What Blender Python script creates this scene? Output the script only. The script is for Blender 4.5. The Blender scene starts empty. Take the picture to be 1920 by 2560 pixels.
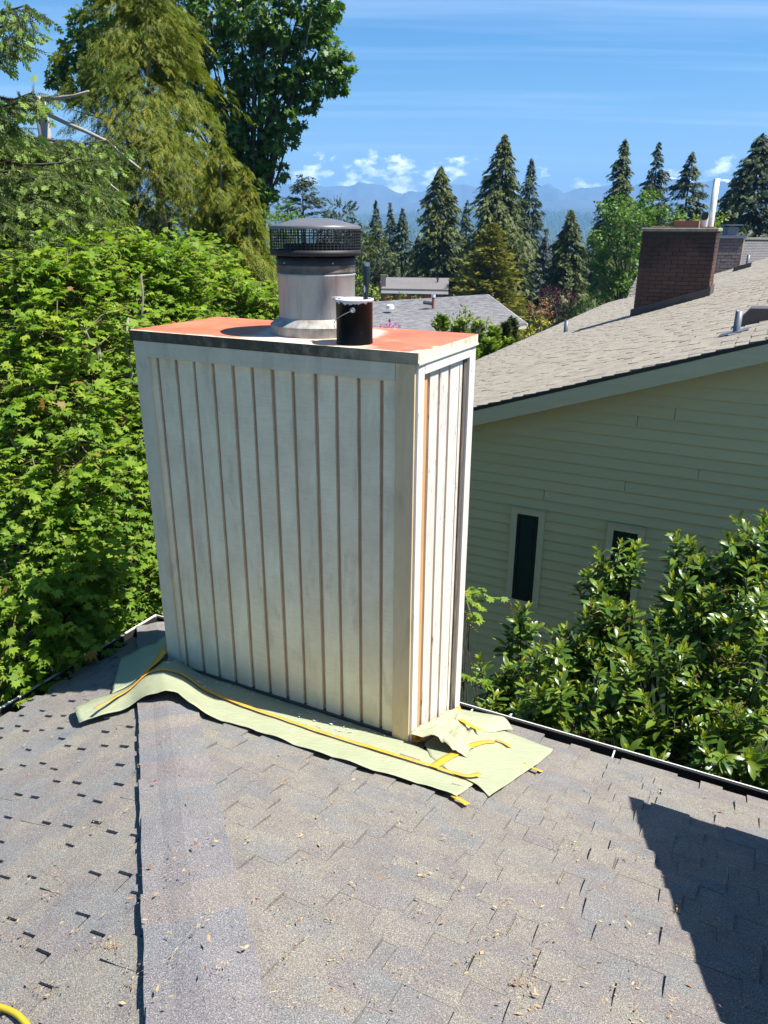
import bpy, math, random
import numpy as np
from mathutils import Vector, Matrix, noise as mnoise

rng = np.random.default_rng(11)
random.seed(11)
S = bpy.context.scene
COL = S.collection

# ------------------------------------------------------------------ camera
ZC = 8.0                                   # eye height above the street, metres
F, PITCH, ROLL, AZ = 1897.5, .3565, .0042, .4716
FW = np.array([0, math.cos(PITCH), -math.sin(PITCH)])
UP0 = np.array([0, math.sin(PITCH), math.cos(PITCH)])
RT0 = np.array([1., 0, 0])
RT = math.cos(ROLL) * RT0 + math.sin(ROLL) * UP0
UP = -math.sin(ROLL) * RT0 + math.cos(ROLL) * UP0
cd = bpy.data.cameras.new('camera')
cam = bpy.data.objects.new('camera', cd)
COL.objects.link(cam)
cd.sensor_fit = 'VERTICAL'
cd.sensor_height = 36.0
cd.lens = F * 36.0 / 2560.0
cd.clip_start = .05
cd.clip_end = 40000
mw = Matrix.Identity(4)
for i in range(3):
    mw[i][0] = RT[i]; mw[i][1] = UP[i]; mw[i][2] = -FW[i]
mw[2][3] = ZC
cam.matrix_world = mw
S.camera = cam

# ------------------------------------------------------------------ house frame: u along the eave (to the right), v down the slope, away
U = np.array([math.cos(AZ), -math.sin(AZ), 0])
Vv = np.array([math.sin(AZ), math.cos(AZ), 0])
Z3 = np.array([0, 0, 1.])
N0 = np.array([.1419, 3.347, ZC - 2.5749])   # foot of the chimney's near corner
SL = .3413
T = math.tan(SL)
RK = 1.03                                    # the left slope is a touch shallower, so the hip swings right
T2 = T / RK
CU, CV, CZ = 1.3943, -3.0461, 2.5749         # the eye in that frame

# ------------------------------------------------------------------ world, sun, exposure
SUN_UV = (.56, .14)
sd = SUN_UV[0] * U + SUN_UV[1] * Vv + Z3
sd = sd / np.linalg.norm(sd)
SUN_EL = math.asin(sd[2])
SUN_AZ = math.atan2(sd[0], sd[1])
W = bpy.data.worlds.new('World')
S.world = W
W.use_nodes = True
wn, wl = W.node_tree.nodes, W.node_tree.links
wn.clear()
w_out = wn.new('ShaderNodeOutputWorld')
w_bg = wn.new('ShaderNodeBackground')
w_bg.inputs['Strength'].default_value = .052
w_sky = wn.new('ShaderNodeTexSky')
w_sky.sky_type = 'NISHITA'
w_sky.sun_disc = False
w_sky.sun_elevation = SUN_EL
w_sky.sun_rotation = SUN_AZ
w_sky.altitude = 150
w_sky.air_density = 1.0
w_sky.dust_density = .35
w_sky.ozone_density = 2.2


def wmath(op, a, b=None, c=None, clamp=False):
    n = wn.new('ShaderNodeMath'); n.operation = op; n.use_clamp = clamp
    for i, x in enumerate((a, b, c)):
        if x is None:
            continue
        if isinstance(x, (int, float)):
            n.inputs[i].default_value = x
        else:
            wl.new(x, n.inputs[i])
    return n.outputs[0]


w_tc = wn.new('ShaderNodeTexCoord')
w_sep = wn.new('ShaderNodeSeparateXYZ')
wl.new(w_tc.outputs['Generated'], w_sep.inputs[0])
dx, dy, dz = w_sep.outputs
# thin cirrus lying in a high flat layer, drawn out along one wind direction
iz = wmath('DIVIDE', 1.0, wmath('ADD', wmath('MAXIMUM', dz, 0.0), .06))
w_cmb = wn.new('ShaderNodeCombineXYZ')
wl.new(wmath('MULTIPLY', dx, iz), w_cmb.inputs[0])
wl.new(wmath('MULTIPLY', dy, iz), w_cmb.inputs[1])
w_map = wn.new('ShaderNodeMapping')
w_map.inputs['Rotation'].default_value = (0, 0, math.radians(-7))
w_map.inputs['Scale'].default_value = (.13, 1.5, 1)
wl.new(w_cmb.outputs[0], w_map.inputs[0])
w_n1 = wn.new('ShaderNodeTexNoise')
w_n1.inputs['Scale'].default_value = 1.15
w_n1.inputs['Detail'].default_value = 5
w_n1.inputs['Roughness'].default_value = .55
w_n1.inputs['Distortion'].default_value = .35
wl.new(w_map.outputs[0], w_n1.inputs['Vector'])
cir = wmath('MULTIPLY', wmath('SUBTRACT', w_n1.outputs[0], .50), 3.2, clamp=True)
cir = wmath('MULTIPLY', cir, wmath('MULTIPLY', dz, 9.0, clamp=True))
cir = wmath('MULTIPLY', cir, .16)
# fair-weather cumulus standing low over the horizon, all the way round
w_m2 = wn.new('ShaderNodeMapping')
w_m2.inputs['Scale'].default_value = (1, 1, 1.9)
w_m2.inputs['Location'].default_value = (.37, .21, .13)
wl.new(w_tc.outputs['Generated'], w_m2.inputs[0])
w_n2 = wn.new('ShaderNodeTexNoise')
w_n2.inputs['Scale'].default_value = 30
w_n2.inputs['Detail'].default_value = 6
w_n2.inputs['Roughness'].default_value = .58
wl.new(w_m2.outputs[0], w_n2.inputs['Vector'])
w_n3 = wn.new('ShaderNodeTexNoise')
w_n3.inputs['Scale'].default_value = 5.0
w_n3.inputs['Detail'].default_value = 1
wl.new(w_tc.outputs['Generated'], w_n3.inputs['Vector'])
band = wmath('MULTIPLY', wmath('MULTIPLY', wmath('SUBTRACT', dz, .022), 60.0, clamp=True),
             wmath('MULTIPLY', wmath('SUBTRACT', .105, dz), 24.0, clamp=True))
thr = wmath('ADD', .532, wmath('MULTIPLY', wmath('SUBTRACT', .5, w_n3.outputs[0]), .35))
cum = wmath('MULTIPLY', wmath('SUBTRACT', wmath('ADD', w_n2.outputs[0], wmath('MULTIPLY', wmath('SUBTRACT', band, 1.0), .25)), thr), 7.5, clamp=True)
cum = wmath('MULTIPLY', cum, .95)
cl = wmath('MAXIMUM', cir, cum)
w_mix = wn.new('ShaderNodeMix'); w_mix.data_type = 'RGBA'
w_mix.inputs['B'].default_value = (26, 26.4, 27, 1)
w_hs = wn.new('ShaderNodeHueSaturation')
w_hs.inputs["Saturation"].default_value = 1.42
w_hs.inputs["Value"].default_value = 1.2
wl.new(w_sky.outputs[0], w_hs.inputs['Color'])
wl.new(cl, w_mix.inputs['Factor'])
wl.new(w_hs.outputs[0], w_mix.inputs['A'])
wl.new(w_mix.outputs['Result'], w_bg.inputs['Color'])
wl.new(w_bg.outputs[0], w_out.inputs[0])

sl = bpy.data.lights.new('sun', 'SUN')
sl.energy = 5.0
sl.angle = math.radians(.53)
sl.color = (1, .968, .915)
so = bpy.data.objects.new('sun', sl)
COL.objects.link(so)
so.rotation_euler = Vector(sd).to_track_quat('Z', 'Y').to_euler()
so.location = (20, 0, 60)

S.view_settings.view_transform = 'Standard'
S.view_settings.look = 'None'
S.view_settings.gamma = 1
S.view_settings.use_curve_mapping = False
S.view_settings.exposure = 1.2
S.render.engine = 'CYCLES'
S.cycles.use_denoising = True
try:
    S.cycles.denoiser = 'OPENIMAGEDENOISE'
    S.cycles.denoising_prefilter = 'ACCURATE'
except Exception:
    pass
S.cycles.max_bounces = 7
S.cycles.diffuse_bounces = 4
S.cycles.glossy_bounces = 3
S.cycles.transmission_bounces = 4
S.cycles.volume_bounces = 0
S.cycles.transparent_max_bounces = 6
S.cycles.sample_clamp_indirect = 6
S.cycles.use_adaptive_sampling = False


# ------------------------------------------------------------------ helpers
def ray(px, py):
    return FW + RT * (px - 960) / F - UP * (py - 1280) / F


EYE = np.array([0, 0, ZC])


def at(px, py, Y):
    """the point straight ahead Y metres along the ground that stands at this place in the view"""
    d = ray(px, py)
    return EYE + d * (Y / d[1])


def fr(u, v, z):
    return N0 + u * U + v * Vv + z * Z3


def loc_uv(P):
    d = np.asarray(P) - N0
    return np.array([d @ U, d @ Vv, d[2]])


def hit_v(px, py, v):
    d = ray(px, py)
    k = (v - CV) / (d @ Vv)
    return EYE + d * k


def hit_plane(px, py, n, P):
    d = ray(px, py)
    return EYE + d * (((P - EYE) @ n) / (d @ n))


def project(P):
    P = np.asarray(P, float) - EYE
    d = P @ FW
    return np.stack([960 + F * (P @ RT) / d, 1280 - F * (P @ UP) / d, d], -1)


class MB:
    """collects shapes into one mesh"""
    def __init__(s):
        s.v, s.f = [], []

    def add(s, vs, fs):
        o = len(s.v)
        s.v += [tuple(map(float, p)) for p in vs]
        s.f += [tuple(i + o for i in f) for f in fs]
        return s

    def box(s, x0, x1, y0, y1, z0, z1):
        s.add([(x0, y0, z0), (x1, y0, z0), (x1, y1, z0), (x0, y1, z0), (x0, y0, z1), (x1, y0, z1), (x1, y1, z1), (x0, y1, z1)],
              [(0, 3, 2, 1), (4, 5, 6, 7), (0, 1, 5, 4), (1, 2, 6, 5), (2, 3, 7, 6), (3, 0, 4, 7)])
        return s

    def prism(s, poly, off):
        """polygon extruded by a vector"""
        n = len(poly)
        off = np.asarray(off, float)
        vs = [np.asarray(p, float) for p in poly] + [np.asarray(p, float) + off for p in poly]
        s.add(vs, [tuple(range(n))[::-1], tuple(range(n, 2 * n))] + [(i, (i + 1) % n, n + (i + 1) % n, n + i) for i in range(n)])
        return s

    def lathe(s, prof, seg=32, c=(0, 0, 0), cap0=False, cap1=False):
        vs = []
        for r, z in prof:
            for k in range(seg):
                a = 2 * math.pi * k / seg
                vs.append((c[0] + r * math.cos(a), c[1] + r * math.sin(a), c[2] + z))
        fs = []
        for i in range(len(prof) - 1):
            for k in range(seg):
                fs.append((i * seg + k, i * seg + (k + 1) % seg, (i + 1) * seg + (k + 1) % seg, (i + 1) * seg + k))
        if cap0:
            fs.append(tuple(range(seg))[::-1])
        if cap1:
            b = (len(prof) - 1) * seg
            fs.append(tuple(b + k for k in range(seg)))
        s.add(vs, fs)
        return s

    def tube(s, pts, rad, seg=6, caps=True):
        pts = [np.asarray(p, float) for p in pts]
        if not hasattr(rad, '__len__'):
            rad = [rad] * len(pts)
        vs, fs = [], []
        n = len(pts)
        ref = np.array([.31, .17, .93])
        for i, p in enumerate(pts):
            d = pts[min(i + 1, n - 1)] - pts[max(i - 1, 0)]
            d = d / (np.linalg.norm(d) + 1e-9)
            a = np.cross(d, ref if abs(d @ ref) < .95 else np.array([1., 0, 0]))
            a /= np.linalg.norm(a)
            b = np.cross(d, a)
            for k in range(seg):
                t = 2 * math.pi * k / seg
                vs.append(p + rad[i] * (a * math.cos(t) + b * math.sin(t)))
        for i in range(n - 1):
            for k in range(seg):
                fs.append((i * seg + k, i * seg + (k + 1) % seg, (i + 1) * seg + (k + 1) % seg, (i + 1) * seg + k))
        if caps:
            fs.append(tuple(range(seg))[::-1]); fs.append(tuple((n - 1) * seg + k for k in range(seg)))
        s.add(vs, fs)
        return s

    def build(s, name, mat, parent=None, origin=(0, 0, 0), smooth=False, bevel=0):
        me = bpy.data.meshes.new(name)
        o3 = np.asarray(origin, float)
        me.from_pydata([tuple(np.asarray(p) - o3) for p in s.v], [], s.f)
        if mat:
            me.materials.append(mat)
        if smooth:
            me.polygons.foreach_set('use_smooth', [True] * len(me.polygons))
        me.update()
        o = bpy.data.objects.new(name, me)
        COL.objects.link(o)
        if parent:
            o.parent = parent
        else:
            o.location = o3
        if bevel:
            b = o.modifiers.new('bevel', 'BEVEL'); b.width = bevel; b.segments = 2; b.limit_method = 'ANGLE'
        return o


def mesh_np(name, V, Fc, mat, parent=None, origin=(0, 0, 0), tint=None, smooth=False):
    V = np.asarray(V, np.float32) - np.asarray(origin, np.float32)
    Fc = np.asarray(Fc, np.int32)
    m, k = Fc.shape
    me = bpy.data.meshes.new(name)
    me.vertices.add(len(V))
    me.vertices.foreach_set('co', V.ravel())
    me.loops.add(m * k)
    me.loops.foreach_set('vertex_index', Fc.ravel())
    me.polygons.add(m)
    me.polygons.foreach_set('loop_start', np.arange(0, m * k, k, dtype=np.int32))
    if smooth:
        me.polygons.foreach_set('use_smooth', np.ones(m, bool))
    me.update(calc_edges=True)
    if tint is not None:
        a = me.attributes.new('tint', 'FLOAT', 'POINT')
        a.data.foreach_set('value', np.asarray(tint, np.float32))
    if mat:
        me.materials.append(mat)
    o = bpy.data.objects.new(name, me)
    COL.objects.link(o)
    if parent:
        o.parent = parent
    else:
        o.location = origin
    return o


def thing(name, label, cat, loc=(0, 0, 0), rz=0, group=None):
    o = bpy.data.objects.new(name, None)
    COL.objects.link(o)
    o.empty_display_size = .2
    o.location = loc
    o.rotation_euler = (0, 0, rz)
    o['label'] = label; o['category'] = cat
    if group:
        o['group'] = group
    return o


def tag(o, label, cat, group=None):
    o['label'] = label; o['category'] = cat
    if group:
        o['group'] = group
    return o


def kind(o, k):
    o['kind'] = k
    return o


def nrm(a):
    a = np.asarray(a, float)
    return a / (np.linalg.norm(a, axis=-1, keepdims=True) + 1e-9)


def frames(d, n):
    """rotation matrices (columns x, y, z) with y along d and z near n"""
    y = nrm(d)
    x = nrm(np.cross(y, n))
    z = np.cross(x, y)
    return np.stack([x, y, z], -1)


def scatter(tv, tf, pos, R, scale):
    """copies of a small template: vertices and faces"""
    n = len(pos)
    scale = np.broadcast_to(np.asarray(scale, float).reshape(-1, 1, 1) if np.ndim(scale) else scale, (n, 1, 1))
    V = np.einsum('nij,kj->nki', R, tv) * scale + pos[:, None, :]
    Fc = tf[None] + (np.arange(n) * len(tv))[:, None, None]
    return V.reshape(-1, 3), Fc.reshape(-1, tf.shape[1])


# ------------------------------------------------------------------ materials
def newmat(name):
    m = bpy.data.materials.new(name)
    m.use_nodes = True
    nt = m.node_tree
    nt.nodes.clear()
    out = nt.nodes.new('ShaderNodeOutputMaterial')
    return m, nt.nodes, nt.links, out


class G:
    """small node-graph helper"""
    def __init__(s, name):
        s.m, s.n, s.l, s.out = newmat(name)
        s.geo = None

    def _in(s, sock, x):
        if isinstance(x, (int, float)):
            sock.default_value = x
        elif isinstance(x, (tuple, list)):
            sock.default_value = tuple(x) + ((1,) if len(x) == 3 and len(sock.default_value) == 4 else ())
        else:
            s.l.new(x, sock)

    def math(s, op, a, b=None, c=None, clamp=False):
        n = s.n.new('ShaderNodeMath'); n.operation = op; n.use_clamp = clamp
        for i, x in enumerate((a, b, c)):
            if x is not None:
                s._in(n.inputs[i], x)
        return n.outputs[0]

    def pos(s, scale=(1, 1, 1), obj=False, rot=(0, 0, 0)):
        tc = s.n.new('ShaderNodeTexCoord' if obj else 'ShaderNodeNewGeometry')
        mp = s.n.new('ShaderNodeMapping')
        mp.inputs['Scale'].default_value = scale
        mp.inputs['Rotation'].default_value = rot
        s.l.new(tc.outputs['Object' if obj else 'Position'], mp.inputs[0])
        return mp.outputs[0]

    def noise(s, vec, scale, detail=2, rough=.5, dist=0):
        n = s.n.new('ShaderNodeTexNoise')
        s._in(n.inputs['Vector'], vec)
        n.inputs['Scale'].default_value = scale
        n.inputs['Detail'].default_value = detail
        n.inputs['Roughness'].default_value = rough
        n.inputs['Distortion'].default_value = dist
        return n.outputs[0]

    def ramp(s, fac, stops, interp='LINEAR'):
        r = s.n.new('ShaderNodeValToRGB')
        r.color_ramp.interpolation = interp
        e = r.color_ramp.elements
        while len(e) < len(stops):
            e.new(.5)
        for k, (p, c) in zip(e, stops):
            k.position = p
            k.color = tuple(c) + (1,) if len(c) == 3 else c
        s._in(r.inputs[0], fac)
        return r.outputs[0]

    def step(s, fac, a, b):
        n = s.n.new('ShaderNodeMapRange')
        n.inputs['From Min'].default_value = a; n.inputs['From Max'].default_value = b
        s._in(n.inputs['Value'], fac)
        return n.outputs[0]

    def mix(s, f, a, b, mode='MIX'):
        n = s.n.new('ShaderNodeMix'); n.data_type = 'RGBA'; n.blend_type = mode
        s._in(n.inputs['Factor'], f); s._in(n.inputs['A'], a); s._in(n.inputs['B'], b)
        return n.outputs['Result']

    def bump(s, h, strength=.3, dist=.01):
        n = s.n.new('ShaderNodeBump')
        n.inputs['Strength'].default_value = strength
        n.inputs['Distance'].default_value = dist
        s._in(n.inputs['Height'], h)
        return n.outputs[0]

    def rnd(s):
        """random number of the piece: of its object, or of its island in a joined mesh"""
        o = s.n.new('ShaderNodeObjectInfo')
        g = s.n.new('ShaderNodeNewGeometry')
        return s.math('FRACT', s.math('ADD', o.outputs['Random'], g.outputs['Random Per Island']))

    def princ(s, col, rough=.6, metal=0, bump=None, spec=.5, **kw):
        p = s.n.new('ShaderNodeBsdfPrincipled')
        s._in(p.inputs['Base Color'], col)
        s._in(p.inputs['Roughness'], rough)
        s._in(p.inputs['Metallic'], metal)
        p.inputs['Specular IOR Level'].default_value = spec
        if bump is not None:
            s.l.new(bump, p.inputs['Normal'])
        return p

    def done(s, sh):
        s.l.new(sh.outputs[0], s.out.inputs[0])
        return s.m


def plain(name, c1, c2=None, scale=8, rough=.6, metal=0, bump=0, detail=4, spec=.5, obj=False, stretch=(1, 1, 1), bdist=.005):
    g = G(name)
    if c2 is None:
        return g.done(g.princ(c1, rough, metal, spec=spec))
    v = g.pos(stretch, obj)
    n = g.noise(v, scale, detail, .6)
    c = g.mix(g.step(n, .3, .7), c1, c2)
    b = g.bump(n, bump, bdist) if bump else None
    return g.done(g.princ(c, rough, metal, b, spec))


def leaf_mat(name, stops, rough=.5, spec=.35, trans=.35, tcol=None, patch=0.0):
    g = G(name)
    a = g.n.new('ShaderNodeAttribute'); a.attribute_name = 'tint'
    o = g.n.new('ShaderNodeObjectInfo')
    f = g.math('FRACT', g.math('ADD', a.outputs['Fac'], o.outputs['Random']))
    c = g.ramp(f, stops)
    if patch:
        n = g.noise(g.pos(), patch, 2)
        c = g.mix(g.step(n, .35, .7), c, g.mix(1.0, c, (1.25, 1.12, .75), 'MULTIPLY'))  # lighter, yellower clumps put into the colour as if sunlit
    p = g.princ(c, rough, spec=spec)
    t = g.n.new('ShaderNodeBsdfTranslucent')
    tc = g.mix(1.0, c, tcol or (1.1, 1.2, .5), 'MULTIPLY')
    g.l.new(tc, t.inputs[0])
    m = g.n.new('ShaderNodeMixShader')
    m.inputs[0].default_value = trans
    g.l.new(p.outputs[0], m.inputs[1]); g.l.new(t.outputs[0], m.inputs[2])
    return g.done(m)


def shingle_mat(name, cols, speck=270, blotch=1.7, amp=1.0, wr=.28):
    g = G(name)
    r = g.rnd()
    p = g.pos()
    b = g.noise(p, blotch, 3, .55)
    f = g.math('ADD', g.math('MULTIPLY', g.step(b, .28, .72), 1 - wr), g.math('MULTIPLY', r, wr))
    c = g.ramp(f, cols)
    n1 = g.noise(p, speck, 2, .75)
    n2 = g.noise(p, speck * 2.3, 1, .6)
    sp = g.step(g.math('ADD', g.math('MULTIPLY', n1, .65), g.math('MULTIPLY', n2, .35)), .36, .64)
    k = g.ramp(sp, [(0, (.28,) * 3), (.40, (.84,) * 3), (.72, (1.18, 1.17, 1.13)), (1, (2.4, 2.32, 2.15))])
    c2 = g.mix(amp, c, g.mix(1.0, c, k, 'MULTIPLY'))
    big = g.noise(p, 7.0, 4, .6)
    c3 = g.mix(1.0, c2, g.ramp(big, [(.3, (.9, .89, .9)), (.7, (1.08, 1.08, 1.06))]), 'MULTIPLY')
    return g.done(g.princ(c3, .88, bump=g.bump(sp, .5, .0025), spec=.25))


MAT = {}
MAT['shingle'] = shingle_mat('asphalt_shingle', [(.0, (.158, .166, .176)), (.25, (.187, .181, .174)), (.45, (.212, .194, .166)), (.62, (.186, .168, .16)), (.8, (.174, .175, .174)), (1, (.206, .193, .172))])
MAT['cap'] = shingle_mat('cap_shingle_granules', [(.0, (.155, .166, .185)), (.3, (.205, .182, .178)), (.5, (.222, .20, .175)), (.7, (.165, .173, .186)), (1, (.21, .187, .182))], 270, 1.7, 1.0, .8)
MAT['shingle_tan'] = shingle_mat('weathered_tan_shingle', [(.0, (.215, .19, .155)), (.4, (.25, .224, .182)), (.7, (.275, .245, .198)), (1, (.205, .182, .15))], 120, .8, .75, .6)
MAT['shingle_grey'] = shingle_mat('grey_shingle', [(.0, (.21, .21, .22)), (.5, (.235, .23, .235)), (1, (.25, .245, .24))], 30, .5, .35)
MAT['shingle_dark'] = shingle_mat('dark_shingle', [(.0, (.13, .12, .12)), (.5, (.155, .145, .14)), (1, (.17, .155, .15))], 30, .6, .4)
MAT['felt'] = plain('roof_felt', (.02, .02, .02), (.04, .038, .035), 20, .9)
MAT['white_paint'] = plain('white_paint', (.72, .71, .68), (.6, .58, .53), 14, .5)
MAT['gutter'] = plain('grimy_gutter', (.008, .008, .007), (.02, .017, .013), 12, .9)
MAT['dark_metal'] = plain('dark_metal', (.018, .018, .018), (.035, .03, .026), 30, .55, .3)


def board_mat(name, base, alt, wood, peel=.0, strokes=(2, 2, 60), dirt=.35, gloss=.5):
    """brushed paint over sawn boards; bare wood where it has come away"""
    g = G(name)
    r = g.rnd()
    p = g.pos(strokes, True)
    n = g.noise(p, 3.0, 4, .65)
    p1 = g.pos((1, 1, 1), True)
    n2 = g.noise(p1, 5.0, 4, .6)
    n3 = g.noise(p1, 60, 3, .7)
    c = g.mix(g.math('ADD', g.math('MULTIPLY', g.step(n2, .35, .65), .6), g.math('MULTIPLY', r, .4)), base, alt)
    c = g.mix(g.math('MULTIPLY', g.step(n, .48, .75), dirt), c, tuple(x * .8 for x in base))
    if peel:
        pv = g.noise(g.pos((14, 14, 3.5), True), 3.2, 5, .75)
        k = g.step(pv, .72 - peel, .76 - peel)
        c = g.mix(k, c, g.mix(n2, wood, tuple(x * .55 for x in wood)))
    bl = g.noise(g.pos((4.5, 4.5, 1.3), True), 1.6, 5, .65, .3)
    c = g.mix(g.math('MULTIPLY', g.step(bl, .55, .68), .5), c, tuple(min(.85, x * 1.14) for x in alt))
    c = g.mix(g.math('MULTIPLY', g.step(bl, .46, .36), .42), c, tuple(x * .66 for x in base))
    spots = g.step(n3, .70, .74)
    c = g.mix(g.math('MULTIPLY', spots, .45), c, tuple(x * .5 for x in wood))
    h = g.math('ADD', g.math('MULTIPLY', n, .6), g.math('MULTIPLY', n3, .4))
    return g.done(g.princ(c, gloss, bump=g.bump(h, .45, .003), spec=.35))


MAT['board'] = board_mat('painted_boards', (.69, .585, .39), (.85, .745, .515), (.36, .25, .17), .03, (3, 3, 45), .5)
MAT['board_side'] = board_mat('scraped_boards', (.70, .66, .58), (.62, .55, .48), (.36, .23, .17), .11, (40, 40, 1.5), .5)
MAT['trim'] = board_mat('painted_trim', (.58, .515, .36), (.63, .56, .40), (.2, .18, .15), .0, (4, 4, 4), .3)
MAT['post_new'] = board_mat('bare_primed_post', (.58, .44, .25), (.64, .49, .29), (.3, .2, .1), .0, (30, 30, 1.5), .4)
MAT['trim_side'] = board_mat('scraped_trim', (.74, .71, .64), (.66, .61, .54), (.25, .19, .14), .08, (40, 40, 1.5), .5)
MAT['groove'] = plain('bare_groove_wood', (.46, .29, .185), (.58, .40, .27), 9, .75, bump=.2, stretch=(3, 3, 1))
MAT['bare_wood'] = plain('new_bare_wood', (.52, .27, .10), (.60, .36, .15), 6, .6, stretch=(8, 8, .6))
MAT['gap_dark'] = plain('dark_gap_strip', (.19, .15, .115), (.06, .045, .035), 14, .8, bump=.3, stretch=(6, 6, .8))


def rust_mat():
    g = G('rusted_cover')
    p = g.pos((1, 1, 1), True)
    n = g.noise(p, 4.5, 5, .62, .4)
    n2 = g.noise(p, 45, 3, .6)
    c = g.ramp(n, [(.25, (.33, .085, .038)), (.5, (.49, .145, .07)), (.75, (.58, .22, .105))])
    c = g.mix(g.math('MULTIPLY', n2, .35), c, (.40, .12, .06))
    # worn pale galvanising along the front lip, the near right corner and round the flue
    sp = g.n.new('ShaderNodeSeparateXYZ'); tc = g.n.new('ShaderNodeTexCoord')
    g.l.new(tc.outputs['Object'], sp.inputs[0])
    x, y, z = sp.outputs
    w = g.noise(p, 9, 4, .65)
    lip = g.math('ADD', g.step(y, .035, -.015), g.math('MULTIPLY', g.math('SUBTRACT', w, .5), 2.2))
    mid = g.math('SUBTRACT', 1.0, g.math('MULTIPLY', g.math('ABSOLUTE', g.math('ADD', x, .62)), 1.7), clamp=True)
    a = g.math('MULTIPLY', g.step(g.math('ADD', g.math('MULTIPLY', g.step(y, .17, .03), .9), g.math('MULTIPLY', g.math('SUBTRACT', w, .5), 2.4)), .35, .6), g.step(mid, .3, .5))
    cor = g.step(g.math('ADD', g.math('ADD', x, g.math('MULTIPLY', y, -.75)), g.math('MULTIPLY', g.math('SUBTRACT', w, .5), .5)), -.10, -.05)
    fd = g.math('SQRT', g.math('ADD', g.math('POWER', g.math('ADD', x, .70), 2.0), g.math('POWER', g.math('SUBTRACT', y, .35), 2.0)))
    ring = g.step(g.math('ADD', fd, g.math('MULTIPLY', g.math('SUBTRACT', w, .5), .16)), .345, .29)
    pale = g.math('MAXIMUM', g.math('MAXIMUM', g.math('MULTIPLY', a, .85), g.math('MULTIPLY', cor, .9)), g.math('MAXIMUM', g.math('MULTIPLY', g.step(lip, .5, .8), .75), g.math('MULTIPLY', ring, .7)))
    pc = g.mix(w, (.70, .66, .56), (.62, .48, .34))
    c = g.mix(pale, c, pc)
    return g.done(g.princ(c, .55, 0, g.bump(n2, .15, .002), .4))


MAT['rust'] = rust_mat()


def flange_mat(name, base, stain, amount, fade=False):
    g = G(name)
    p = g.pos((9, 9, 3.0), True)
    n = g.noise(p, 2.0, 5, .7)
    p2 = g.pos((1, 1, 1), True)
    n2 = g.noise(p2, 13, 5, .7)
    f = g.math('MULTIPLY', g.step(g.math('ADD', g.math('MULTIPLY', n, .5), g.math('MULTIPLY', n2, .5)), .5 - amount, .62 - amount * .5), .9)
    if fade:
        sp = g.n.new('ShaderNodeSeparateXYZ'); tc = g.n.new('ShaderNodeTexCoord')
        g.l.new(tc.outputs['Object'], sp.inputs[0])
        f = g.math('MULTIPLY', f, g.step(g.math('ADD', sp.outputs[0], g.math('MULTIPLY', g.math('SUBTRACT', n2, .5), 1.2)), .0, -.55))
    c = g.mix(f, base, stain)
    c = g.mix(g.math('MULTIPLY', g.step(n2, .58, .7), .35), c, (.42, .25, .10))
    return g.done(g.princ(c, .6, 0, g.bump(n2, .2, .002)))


MAT['flange_front'] = flange_mat('mildewed_shaded_flange', (.33, .28, .18), (.032, .023, .013), .235, True)  # mildew stains, over a base darkened for the shaded front edge
MAT['flange_side'] = flange_mat('sunlit_pale_flange', (.66, .60, .47), (.48, .36, .22), -.02)  # same flange with a lighter base, its sunlight put into the colour


def galv_mat():
    g = G('galvanised_flue')
    p = g.pos((1, 1, 1), True)
    n = g.noise(p, 7, 4, .6)
    v = g.n.new('ShaderNodeTexVoronoi'); v.inputs['Scale'].default_value = 70
    g.l.new(p, v.inputs['Vector'])
    c = g.mix(n, (.25, .275, .27), (.34, .36, .355))
    c = g.mix(.25, c, g.ramp(v.outputs['Distance'], [(0, (.75,) * 3), (.6, (1.05,) * 3)]), 'MULTIPLY')
    st = g.noise(g.pos((9, 9, .9), True), 2.0, 4, .7)
    c = g.mix(g.math('MULTIPLY', g.step(st, .48, .66), .5), c, (.15, .152, .15))
    return g.done(g.princ(g.mix(1.0, c, (1.35, 1.35, 1.35), 'MULTIPLY'), .52, .3, g.bump(n, .1, .003)))


MAT['galv'] = galv_mat()
MAT['soot'] = plain('sooty_steel', (.02, .019, .018), (.05, .046, .042), 12, .6, .2)
MAT['band'] = plain('stained_band', (.19, .175, .15), (.06, .052, .045), 16, .55, .4)
MAT['lid'] = plain('dull_grey_lid', (.13, .125, .13), (.19, .18, .185), 6, .42, .3)
MAT['mesh'] = plain('black_mesh', (.012, .012, .012), None, rough=.6)
MAT['brush_handle'] = plain('dark_blue_handle', (.012, .022, .030), None, rough=.35)
MAT['bristle'] = plain('brush_bristles', (.2, .14, .08), None, rough=.7)
MAT['steel'] = plain('steel', (.5, .5, .5), None, rough=.3, metal=1)
MAT['wet_paint'] = plain('pale_wet_paint', (.72, .73, .72), (.60, .63, .64), 30, .25)


def can_mat():
    g = G('black_can')
    p = g.pos((1, 1, 1), True)
    n = g.noise(p, 26, 5, .75)
    n2 = g.noise(g.pos((2.2, 2.2, .7), True), 9, 3, .7)
    sp = g.n.new('ShaderNodeSeparateXYZ'); tc = g.n.new('ShaderNodeTexCoord')
    g.l.new(tc.outputs['Object'], sp.inputs[0])
    z = sp.outputs[2]
    drip = g.step(g.math('ADD', g.math('MULTIPLY', g.step(z, .145, .2), .55), g.math('MULTIPLY', n2, .75)), .76, .79)
    c = g.mix(g.math('MULTIPLY', g.step(n, .60, .72), .5), (.003, .003, .0035), (.045, .043, .04))
    c = g.mix(drip, c, (.62, .64, .64))
    return g.done(g.princ(c, .42, 0, g.bump(n, .05, .002), .12))


MAT['can'] = can_mat()


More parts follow.
